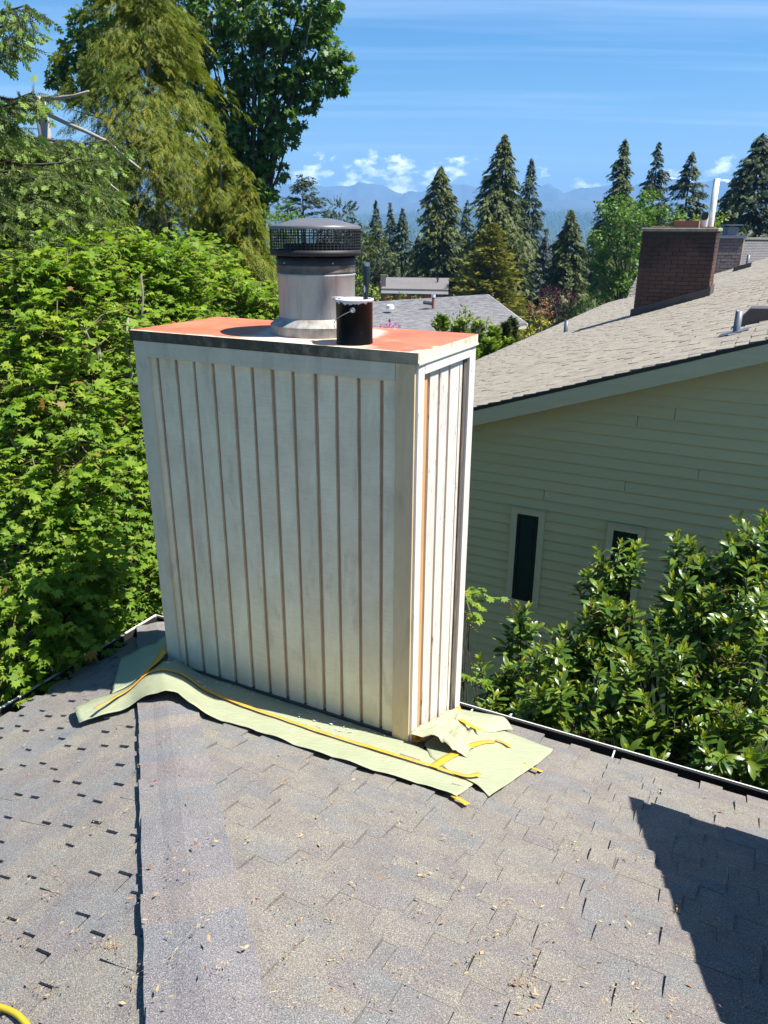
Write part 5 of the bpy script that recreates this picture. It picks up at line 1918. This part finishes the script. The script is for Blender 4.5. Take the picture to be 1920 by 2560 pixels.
blob_tree('broadleaf_tree', 'bright green broadleaf tree whose crown shows over the brick chimney', 'tree', [(1635, 512, 60, 54), (1600, 550, 59, 50), (1662, 560, 60, 54), (1640, 620, 60, 56), (1690, 550, 61, 38)], 'light', LEAF5, .30, 210, (1640, 800, 60), group=GB)
blob_tree('broadleaf_tree', 'olive rounded tree between the white pipe and the small grey chimney', 'tree', [(1785, 560, 64, 40), (1765, 600, 63, 36), (1810, 600, 64, 36), (1745, 560, 65, 26)], 'hedge', LEAF5, .28, 170, (1785, 760, 64), group=GB)
blob_tree('broadleaf_tree', 'fresh green tree peeping out left of the flue cap', 'tree', [(720, 528, 48, 36), (690, 560, 47, 46), (745, 560, 48, 32), (705, 620, 46, 50)], 'light', LEAF5, .26, 190, (710, 760, 47), group=GB)
blob_tree('drooping_tree', 'feathery light green tree above the red brick house', 'tree', [(1025, 665, 96, 34), (990, 680, 95, 30), (1060, 680, 96, 28)], 'cedar', FROND_S, .7, 22, (1025, 740, 96), group=GB, droop=.5)
GS = 'garden shrubs among the houses'
blob_tree('plum_tree', 'purple leaved tree behind the coppery shrub', 'tree', [(1375, 740, 62, 34), (1410, 735, 63, 32), (1395, 775, 61, 36), (1432, 745, 63, 24), (1365, 725, 62, 22), (1412, 800, 60, 30)], 'plum', LEAF5, .20, 130, (1395, 830, 62), group=GS, rad=.08)
blob_tree('copper_shrub', 'coppery orange shrub left of the purple tree', 'shrub', [(1345, 765, 50, 30), (1365, 785, 50, 28), (1330, 785, 50, 20), (1372, 755, 51, 16)], 'orange', LEAF5, .14, 300, (1350, 830, 50), group=GS, rad=.05)
blob_tree('golden_shrub', 'bright yellow shrub at the far end of the hedge', 'shrub', [(1345, 812, 40, 22), (1318, 830, 39, 24), (1360, 803, 41, 14), (1300, 846, 38, 20)], 'yellow', OVAL, .16, 380, (1330, 880, 40), group=GS, rad=.04)
blob_tree('green_shrub', 'mid green shrub right of the purple tree', 'shrub', [(1435, 775, 56, 30), (1460, 765, 57, 30), (1415, 795, 55, 26)], 'light', LEAF5, .15, 260, (1440, 830, 56), group=GS, rad=.05)
blob_tree('green_shrub', 'dark green shrub behind the near edge of the tan roof', 'shrub', [(1490, 760, 60, 26), (1520, 745, 61, 28), (1545, 745, 62, 24)], 'hedge', LEAF5, .15, 240, (1500, 830, 60), group=GS, rad=.05)
blob_tree('yellow_green_shrub', 'yellow green shrub in front of the red brick house', 'shrub', [(1005, 746, 62, 20), (975, 752, 61, 20), (1040, 748, 62, 18), (1075, 752, 62, 13)], 'hedge', LEAF5, .2, 150, (1005, 780, 62), group=GS, rad=.06)
blob_tree('green_shrub', 'green shrub behind the paintbrush left of the red brick house', 'shrub', [(925, 745, 63, 30), (905, 710, 64, 30), (930, 722, 64, 20)], 'hedge', LEAF5, .24, 110, (925, 790, 72), group=GS, rad=.06)
blob_tree('rhododendron', 'pink flowering rhododendron just behind the chimney top', 'shrub', [(975, 812, 24, 16), (958, 816, 24, 12), (992, 816, 24, 11), (945, 822, 24, 10)], 'pink', LEAF5, .10, 900, (975, 860, 24), group=GS, rad=.03)
GH = 'hedge along the neighbour side of the garden'
for i, (hx, hy, hw_, hY, lf, lab) in enumerate([
        (1105, 790, 34, 24, 'arbor', 'light green column shrub with loose top against the grey roof'),
        (1150, 800, 34, 23, 'hedge', 'bright yellow green column shrub next to the chimney cover corner'),
        (1195, 806, 30, 24, 'arbor', 'green column shrub right of the chimney cover corner'),
        (1236, 818, 28, 25, 'hedge', 'yellow green column shrub left of the dark pointed ones'),
        (1264, 806, 17, 26, 'farcedar', 'dark pointed column shrub, left of a pair'),
        (1282, 796, 17, 27, 'farcedar', 'dark pointed column shrub, right and taller of a pair'),
        (1225, 850, 30, 21, 'arbor', 'fresh green column shrub in front of the dark pointed pair'),
        (1175, 850, 30, 20, 'arbor', 'fresh green column shrub just behind the cover corner'),
        (1270, 850, 26, 24, 'hedge', 'yellowish column shrub beside the tan roof edge')]):
    conifer('column_shrub', lab, hx, hy, hw_, hY, lf, GH, 380, 12, .24, .3, .0, rise=.5, hang=-.9, ragged=.18, low=.05, cat='shrub', seed=i, fuzz=.4)
blob_tree('loose_shrub', 'loose twiggy green shrub rising in front of the grey roof', 'shrub', [(1150, 790, 20, 24), (1125, 802, 20, 18), (1185, 800, 20, 22), (1090, 806, 20, 14), (1215, 806, 21, 18), (1165, 772, 20, 12)], 'hedge', OVAL, .10, 900, (1150, 900, 20), group=GS, rad=.03)
# undergrowth below the firs
n = 15000
uy = rng.uniform(70, 190, n); ux = rng.uniform(-.28, .60, n) * uy
uz = ground(ux, uy) + rng.random(n) ** .8 * 5.5
pos = np.stack([ux, uy, uz], -1)
dd = rand_dir(n); 
V_, F_ = scatter(FROND_S[0], FROND_S[1], pos, frames(dd, rand_dir(n)), rng.uniform(.7, 1.6, n))
kind(mesh_np('woodland_undergrowth', V_, F_, LEAF['farcedar'], tint=np.repeat(rng.random(n), len(FROND_S[0]))), 'stuff')

# ------------------------------------------------------------------ tall trees at the left
def cedar(label, px, ytop, hw, Y, leaf, n_br, per, size, ybot, pw, seed, name='cedar_tree', group='tall conifers on the left'):
    return conifer(name, label, px, ytop, hw, Y, leaf, group, n_br, per, size, pw, .55, rise=.15, ragged=.5, tmpl=FROND, hang=.5, seed=seed, ybot=ybot, bark='bark_grey', fuzz=.9)


cedar('tall golden cedar with drooping sprays in front of the big maple', 338, -190, 300, 16, 'cedar', 820, 64, .24, 900, .66, 1)
cedar('golden cedar with thin tip, left one of two below the big maple', 543, 322, 165, 14.0, 'cedar', 380, 50, .22, 950, .8, 2)
cedar('golden cedar with thin tip, right one of two beside the flue', 614, 418, 130, 13.2, 'cedar', 340, 48, .21, 980, .72, 3)
# cedar that lost its top
P = at(97, 243, 12.5)
base = np.array([P[0], P[1], float(ground(P[0], P[1]))])
top_t = thing('topped_cedar', 'green cedar with sawn off top and bare bleached limbs', 'tree', tuple(base), 0, 'tall conifers on the left')
MB().tube([base, base + (0, 0, (P[2] - base[2]) * .6), P + (.02, 0, -.8), P], [.26, .17, .095, .085], 10).build('trunk', MAT['bark_grey'], top_t, base, smooth=True)
mb = MB()
for pts, r in (([(100, 245, 12.5), (140, 246, 12.3), (185, 240, 12.1), (222, 228, 12.0)], .034), ([(110, 280, 12.5), (160, 305, 12.2), (218, 330, 11.9), (270, 355, 11.6), (310, 390, 11.4), (350, 422, 11.2)], .034),
               ([(90, 265, 12.5), (72, 268, 12.5), (60, 262, 12.5)], .02), ([(255, 440, 11.5), (280, 465, 11.4), (300, 480, 11.3)], .018), ([(112, 420, 11), (135, 408, 10.9), (152, 400, 10.8)], .02), ([(20, 390, 11), (60, 400, 11), (100, 415, 10.9)], .016)):
    pp_ = [at(*p) for p in pts]
    mb.tube(pp_, list(np.linspace(r, r * .45, len(pp_))), 7)
mb.build('bare_limb', MAT['bark_grey'], top_t, base, smooth=True)
nb_ = 800
t = rng.random(nb_) ** .9
az = rng.random(nb_) * 6.283
pos, dirs = [], []
for i in range(nb_):
    z = P[2] - .5 - t[i] * 5.2
    R = (.55 + 1.75 * t[i] ** .6) * rng.uniform(.6, 1.15)
    k = 26
    s = rng.uniform(.15, 1, k)
    d = np.array([math.cos(az[i]), math.sin(az[i]), 0]); sd_ = np.array([-d[1], d[0], 0])
    p = np.array([P[0], P[1], 0]) + d * (R * s)[:, None] + sd_ * (rng.normal(0, .12, k) * R)[:, None]
    p[:, 2] = z - .5 * R * s * s + .15 * R * s + rng.normal(0, .06, k)
    pos.append(p)
    dd = d * .6 + rng.normal(0, .45, (k, 3)); dd[:, 2] -= 1.1; dirs.append(dd)
pos = np.concatenate(pos); dirs = np.concatenate(dirs)
V_, F_ = scatter(FROND[0], FROND[1], pos, frames(dirs, np.array([0, 0, 1.]) + rng.normal(0, .45, pos.shape)), rng.uniform(.18, .36, len(pos)))
mesh_np('crown', V_, F_, LEAF['cedar_green'], top_t, base, np.repeat(rng.random(len(pos)), len(FROND[0])))

# spruce whose limbs reach in from the left edge
def spruce(label, px, Y, limbs, seed):
    P = at(px, 600, Y)
    base = np.array([P[0], P[1], float(ground(P[0], P[1]))])
    t_ = thing('spruce_tree', label, 'tree', tuple(base), 0, 'tall conifers on the left')
    ztop = at(px, -500, Y)[2]
    MB().tube([base, (base[0], base[1], (base[2] + ztop) / 2), (base[0], base[1], ztop)], [.28, .2, .06], 9).build('trunk', MAT['bark'], t_, base, smooth=True)
    wood = MB()
    pos, dirs, nn, sz = [], [], [], []
    tp, td, tn, ts = [], [], [], []
    for (ex, ey, eY, wdt) in limbs:
        e = at(ex, ey, eY)
        a = np.array([base[0], base[1], e[2] + .5])
        c = curve(a, e, -.10 * np.linalg.norm(e - a), 12, .02)
        wood.tube(c, list(np.linspace(.035, .006, 12)), 5)
        ax = nrm(e - a)
        sd_ = nrm(np.cross(ax, [0, 0, 1]))
        ln = np.linalg.norm(e - a)
        for q in np.linspace(.25, 1, 16):
            p = c[min(11, int(q * 11))] + (c[min(11, int(q * 11) + 1)] - c[min(11, int(q * 11))]) * ((q * 11) % 1)
            for sg in (-1, 1):
                l_ = wdt * (1.15 - q * .75) * rng.uniform(.6, 1.2) + .10
                d = nrm(ax * .75 + sd_ * sg * .9 + rng.normal(0, .15, 3) - [0, 0, .22])
                m = max(2, int(l_ / .09))
                for k in range(m):
                    pp_ = p + d * l_ * k / m
                    pos.append(pp_); dirs.append(d + rng.normal(0, .2, 3)); nn.append(np.array([0, 0, 1]) + rng.normal(0, .3, 3)); sz.append(rng.uniform(.12, .2))
                    for _ in range(2):
                        dd = nrm(d * .7 + rng.normal(0, .6, 3) * [1, 1, .5] - [0, 0, .25])
                        pos.append(pp_); dirs.append(dd); nn.append(np.array([0, 0, 1]) + rng.normal(0, .4, 3)); sz.append(rng.uniform(.09, .17))
                        if rng.random() < .6:
                            tp.append(pp_ + dd * .13); td.append(dd - [0, 0, .3]); tn.append(rng.normal(0, 1, 3)); ts.append(rng.uniform(.05, .085))
                tp.append(p + d * l_); td.append(d - [0, 0, .3]); tn.append(rng.normal(0, 1, 3)); ts.append(.06)
    wood.build('limbs', MAT['bark'], t_, base, smooth=True)
    pos, dirs, nn, sz = map(np.array, (pos, dirs, nn, sz))
    R = frames(dirs, nn)
    V_, F_ = scatter(TWIG[0], TWIG[1], pos, R, sz)
    R2 = frames(dirs, np.cross(dirs, nn))
    V2, F2 = scatter(TWIG[0], TWIG[1], pos, R2, sz * .9)
    mesh_np('needles', np.concatenate([V_, V2]), np.concatenate([F_, F2 + len(V_)]), LEAF['spruce'], t_, base, np.tile(np.repeat(rng.random(len(pos)), len(TWIG[0])), 2))
    tp, td, tn, ts = map(np.array, (tp, td, tn, ts))
    V_, F_ = scatter(FROND_S[0] * [1.5, 1, 1], FROND_S[1], tp, frames(td, tn), ts * 1.3)
    mesh_np('new_tips', V_, F_, LEAF['spruce_tip'], t_, base, np.repeat(rng.random(len(tp)), len(FROND_S[0])))


spruce('near spruce with pale new tips reaching in at the left edge', -230, 8.0, [
    (250, 400, 7.6, .5), (230, 470, 7.2, .5), (150, 440, 7.0, .5), (270, 350, 8.6, .4), (180, 540, 6.9, .55), (90, 500, 6.6, .55), (100, 590, 6.5, .5), (60, 420, 7.2, .5),
    (200, 600, 7.0, .45), (30, 350, 7.6, .5), (20, 560, 6.2, .5), (120, 660, 6.4, .45), (-20, 620, 6.0, .5), (160, 380, 8.2, .45), (50, 460, 7.6, .5), (-40, 470, 6.4, .5), (30, 650, 6.6, .5), (210, 660, 7.3, .4)], 1)
spruce('dark spruce whose upper limb tips show in the top left corner', -330, 7.4, [
    (62, 14, 6.6, .2), (44, 55, 6.4, .2), (26, 96, 6.3, .16), (80, 232, 6.8, .16), (55, 255, 6.6, .2), (20, 300, 6.4, .25), (-40, 280, 6.4, .3)], 2)

# bigleaf maple behind
blob_tree('bigleaf_maple', 'huge dark green maple with spreading limbs behind the cedars', 'tree', [
    (190, 205, 29, 72), (165, 150, 29, 48), (235, 75, 29, 70), (300, -20, 29, 90), (260, 160, 29.5, 80), (420, -10, 28, 100), (440, 110, 28, 100), (520, 30, 28, 110), (540, 190, 28, 100), (560, 300, 28, 90),
    (640, 20, 27, 100), (660, 150, 27.5, 95), (740, 60, 27, 88), (790, 10, 27, 70), (790, 130, 27, 75), (850, 165, 27, 44), (830, 205, 27, 48), (760, 215, 27, 66), (690, 240, 27.5, 78), (770, 262, 27, 32), (640, 330, 27.5, 72), (728, 300, 26.8, 42), (700, 350, 27, 50),
    (620, 420, 27.5, 72), (690, 430, 27.5, 38), (640, 500, 27, 60), (560, 420, 28, 80), (480, 260, 29, 90)],
    'bigleaf', LEAF5, .26, 620, (640, 700, 28), 'bark', None, .35, .45, rad=.20, inner=.5, squash=.85, nlimb=13)

# vine maples beside the house
GV = 'vine maples beside the left eave'
blob_tree('vine_maple', 'bright green vine maple filling the left edge beside the eave', 'tree', [
    (60, 730, 6.2, 120), (30, 860, 5.9, 150), (150, 700, 6.4, 100), (60, 1010, 5.6, 150), (170, 850, 6.0, 140), (30, 1160, 5.2, 150), (160, 1010, 5.6, 140), (60, 1310, 4.9, 150), (170, 1180, 5.2, 140), (20, 1450, 4.6, 150), (60, 1600, 4.5, 140), (150, 1380, 4.9, 130), (20, 1740, 4.4, 110), (150, 1520, 4.8, 120)],
    'vine', LEAF7, .084, 1000, (120, 1500, 6.0), 'bark_pale', GV, .75, .18, rad=.035, inner=.45, squash=.85, sprays=6, single=300, absn=True)
blob_tree('vine_maple', 'bright green vine maple with lichened stems left of the chimney', 'tree', [
    (300, 700, 7.0, 120), (260, 640, 7.2, 70), (380, 720, 7.2, 100), (330, 830, 6.7, 130), (440, 790, 7.3, 90), (280, 960, 6.3, 140), (360, 980, 6.4, 110), (290, 1110, 6.0, 140), (380, 1130, 6.2, 110), (280, 1270, 5.7, 130), (390, 1290, 6.0, 100), (290, 1410, 5.5, 120), (380, 1430, 5.8, 90), (260, 1520, 5.4, 90), (430, 670, 7.3, 70)],
    'vine', LEAF7, .080, 950, (330, 1500, 7.0), 'bark_pale', GV, .75, .18, rad=.035, inner=.45, squash=.85, sprays=6, single=300, absn=True)
blob_tree('vine_maple', 'smaller vine maple whose leaves show just behind the chimney top', 'tree', [
    (500, 700, 8.2, 80), (480, 640, 8.4, 60), (560, 740, 8.2, 80), (520, 790, 8.0, 80), (630, 760, 8.2, 70), (600, 820, 8.0, 70), (540, 690, 8.5, 60), (690, 790, 8.3, 50), (450, 800, 8.0, 70)],
    'vine', LEAF7, .075, 620, (540, 1300, 8.2), 'bark_pale', GV, .75, .18, rad=.03, inner=.5, squash=.85, sprays=6, single=200, absn=True)
blob_tree('maple_sapling', 'few maple leaves sticking out right of the chimney against the siding', 'tree', [(1165, 1492, 4.9, 22), (1158, 1530, 4.9, 12), (1160, 1700, 4.6, 16), (1155, 1480, 4.9, 16)], 'vine', LEAF7, .07, 22, (1150, 1900, 4.9), 'bark', None, .75, .18, rad=.012, sprays=5, single=12, absn=True)

GV_ST = [([(205, 1560), (215, 1330), (222, 1240), (250, 1090), (262, 960), (250, 870)], 5.6, .028), ([(222, 1240), (180, 1130), (150, 1060)], 5.5, .014), ([(250, 1090), (300, 1010), (330, 940), (318, 860), (325, 790)], 5.9, .018),
         ([(318, 900), (345, 800), (356, 740), (352, 690)], 6.3, .014), ([(300, 1300), (305, 1180), (330, 1130), (365, 1090), (392, 1060)], 5.7, .018), ([(120, 1500), (95, 1300), (60, 1180)], 4.9, .012), ([(300, 1420), (288, 1250), (290, 1150), (296, 1090)], 5.5, .02)]
stem_tree = [o for o in bpy.data.objects if o.name.startswith('vine_maple')][1]
mb = MB()
for pl, yy, r in GV_ST:
    pts = [at(x, y, yy + .12 + .03 * i) + rng.normal(0, .012, 3) for i, (x, y) in enumerate(pl)]
    mb.tube(pts, list(np.linspace(r, r * .5, len(pts))), 7)
mb.build('bare_stems', MAT['bark_pale'], stem_tree, tuple(stem_tree.location), smooth=True)

# ------------------------------------------------------------------ laurel shrubs between the houses
def laurel(label, shoots, foot, seed):
    """many leafy shoots: long glossy leaves in a loose whorl, pale young leaves at the tip"""
    fb = fr(*foot)
    base = np.array([fb[0], fb[1], float(ground(fb[0], fb[1]))])
    t_ = thing('laurel_shrub', label, 'shrub', tuple(base), 0, 'laurel shrubs between the two houses')
    pos, dirs, nn, sz, young = [], [], [], [], []
    wood = MB()
    spk = MB()
    for (tip, d, ln) in shoots:
        d = nrm(d)
        a = tip - d * ln
        mid = (a + base) * .5 + rng.normal(0, .12, 3)
        wood.tube([base + rng.normal(0, .1, 3) * [1, 1, 0], mid, a, tip], [.02, .014, .007, .003], 5, False)
        n = int(26 * ln / .4)
        for k in range(n):
            q = k / n
            p = a + (tip - a) * q
            az_ = k * 2.4 + rng.normal(0, .3)
            x = nrm(np.cross(d, [.3, .2, .9])); y = np.cross(d, x)
            o = x * math.cos(az_) + y * math.sin(az_)
            dd = o * .9 + d * (.25 + .35 * q) + np.array([0, 0, .12]) - np.array([0, 0, .55 * (1 - q)]) + rng.normal(0, .12, 3)
            pos.append(p); dirs.append(dd); nn.append(d + np.array([0, 0, .5]) + rng.normal(0, .25, 3)); sz.append(rng.uniform(.10, .165) * (1 - .2 * q)); young.append(0)
        m = rng.integers(6, 12)
        for k in range(m):
            az_ = k * 2.4
            x = nrm(np.cross(d, [.3, .2, .9])); y = np.cross(d, x)
            o = x * math.cos(az_) + y * math.sin(az_)
            pos.append(tip + d * rng.uniform(-.05, .03)); dirs.append(d + o * .55 + [0, 0, .3]); nn.append(o * -1 + rng.normal(0, .2, 3)); sz.append(rng.uniform(.035, .07)); young.append(1)
        if rng.random() < .20:
            s0 = tip - d * .1 + rng.normal(0, .03, 3)
            for _ in range(3):
                sdv = nrm(rng.normal(0, .5, 3) + [0, 0, .8])
                for q in np.linspace(.2, 1, 9):
                    c = s0 + sdv * .13 * q + rng.normal(0, .006, 3)
                    spk.add([c + (0, 0, .007), c + (.006, 0, 0), c + (0, .006, 0), c + (-.006, 0, 0), c + (0, -.006, 0), c - (0, 0, .007)], [(0, 1, 2), (0, 2, 3), (0, 3, 4), (0, 4, 1), (5, 2, 1), (5, 3, 2), (5, 4, 3), (5, 1, 4)])
    wood.build('stems', MAT['bark'], t_, base, smooth=True)
    if spk.v:
        kind(spk.build('flower_spikes', LEAF['spike'], t_, base), 'stuff')
    pos, dirs, nn, sz, young = map(np.array, (pos, dirs, nn, sz, young))
    pr = project(pos)
    vis = (pr[:, 0] > 0) & (pr[:, 0] < 1920) & (pr[:, 1] > 1100) & (young == 0)
    score = np.where(vis, sz / pr[:, 2], 0)
    idx = np.argsort(-score)[:300]
    me = bpy.data.meshes.new('leaf')
    me.from_pydata([tuple(p) for p in LAUREL[0]], [], [tuple(f) for f in LAUREL[1]])
    me.polygons.foreach_set('use_smooth', [True] * len(me.polygons))
    me.materials.append(LEAF['laurel']); me.update()
    Rm = frames(dirs[idx], nn[idx])
    for i_, Rr in zip(idx, Rm):
        o = bpy.data.objects.new('leaf', me)
        M = Matrix.Identity(4)
        for a in range(3):
            for b in range(3):
                M[a][b] = Rr[a, b] * sz[i_]
            M[a][3] = pos[i_][a] - base[a]
        o.matrix_local = M
        COL.objects.link(o); o.parent = t_
    keep = np.ones(len(pos), bool); keep[idx] = False
    for yv, mt, nm in ((0, 'laurel', 'foliage'), (1, 'laurel_new', 'young_leaves')):
        k = keep & (young == yv)
        V_, F_ = scatter(LAUREL[0] * ([1, 1, 1] if not yv else [.9, 1, 1]), LAUREL[1], pos[k], frames(dirs[k], nn[k]), sz[k])
        kind(mesh_np(nm, V_, F_, LEAF[mt], t_, base, np.repeat(rng.random(k.sum()), len(LAUREL[0])), smooth=True), 'stuff')


def shoots_in(blobs, per):
    out = []
    for (bx, by, v, r_px) in blobs:
        c = hit_v(bx, by, v)
        r = r_px / F * np.linalg.norm(c - EYE) * .97
        n = max(3, int(per * r * r))
        for _ in range(n):
            o = rand_dir(1)[0]
            o[2] = abs(o[2]) * .9 + .05 if rng.random() < .75 else o[2]
            rr = rng.random() ** .35
            p = c + o * r * rr
            if loc_uv(p)[1] < EV + .22:
                continue
            out.append((p, o * .7 + [0, 0, .75] + rng.normal(0, .2, 3), rng.uniform(.28, .48)))
    return out


bl1 = [(1300, 1560, 2.4, 60), (1260, 1690, 2.2, 80), (1380, 1640, 2.2, 90), (1330, 1760, 1.9, 90), (1420, 1760, 1.8, 100), (1450, 1640, 2.4, 80), (1240, 1760, 2.0, 70), (1480, 1840, 1.7, 80), (1360, 1850, 1.6, 70)]
bl2 = [(1555, 1420, 3.0, 90), (1545, 1500, 2.8, 110), (1480, 1600, 2.5, 90), (1600, 1620, 2.5, 120), (1700, 1480, 2.9, 100), (1720, 1400, 3.0, 70), (1810, 1420, 3.0, 110), (1860, 1370, 3.1, 110), (1920, 1330, 3.1, 80), (1780, 1560, 2.6, 130),
       (1900, 1540, 2.6, 140), (1700, 1680, 2.2, 130), (1830, 1720, 2.1, 140), (1560, 1760, 2.0, 120), (1680, 1830, 1.8, 120), (1800, 1880, 1.7, 120), (1920, 1860, 1.7, 120), (1580, 1880, 1.6, 80), (1900, 1960, 1.5, 70)]
laurel('lower glossy laurel shrub below the narrow clear window', shoots_in(bl1, 105), (0.2, 2.2, -4), 1)
laurel('taller glossy laurel shrub in front of the half hidden window', shoots_in(bl2, 92), (1.6, 2.6, -4), 2)
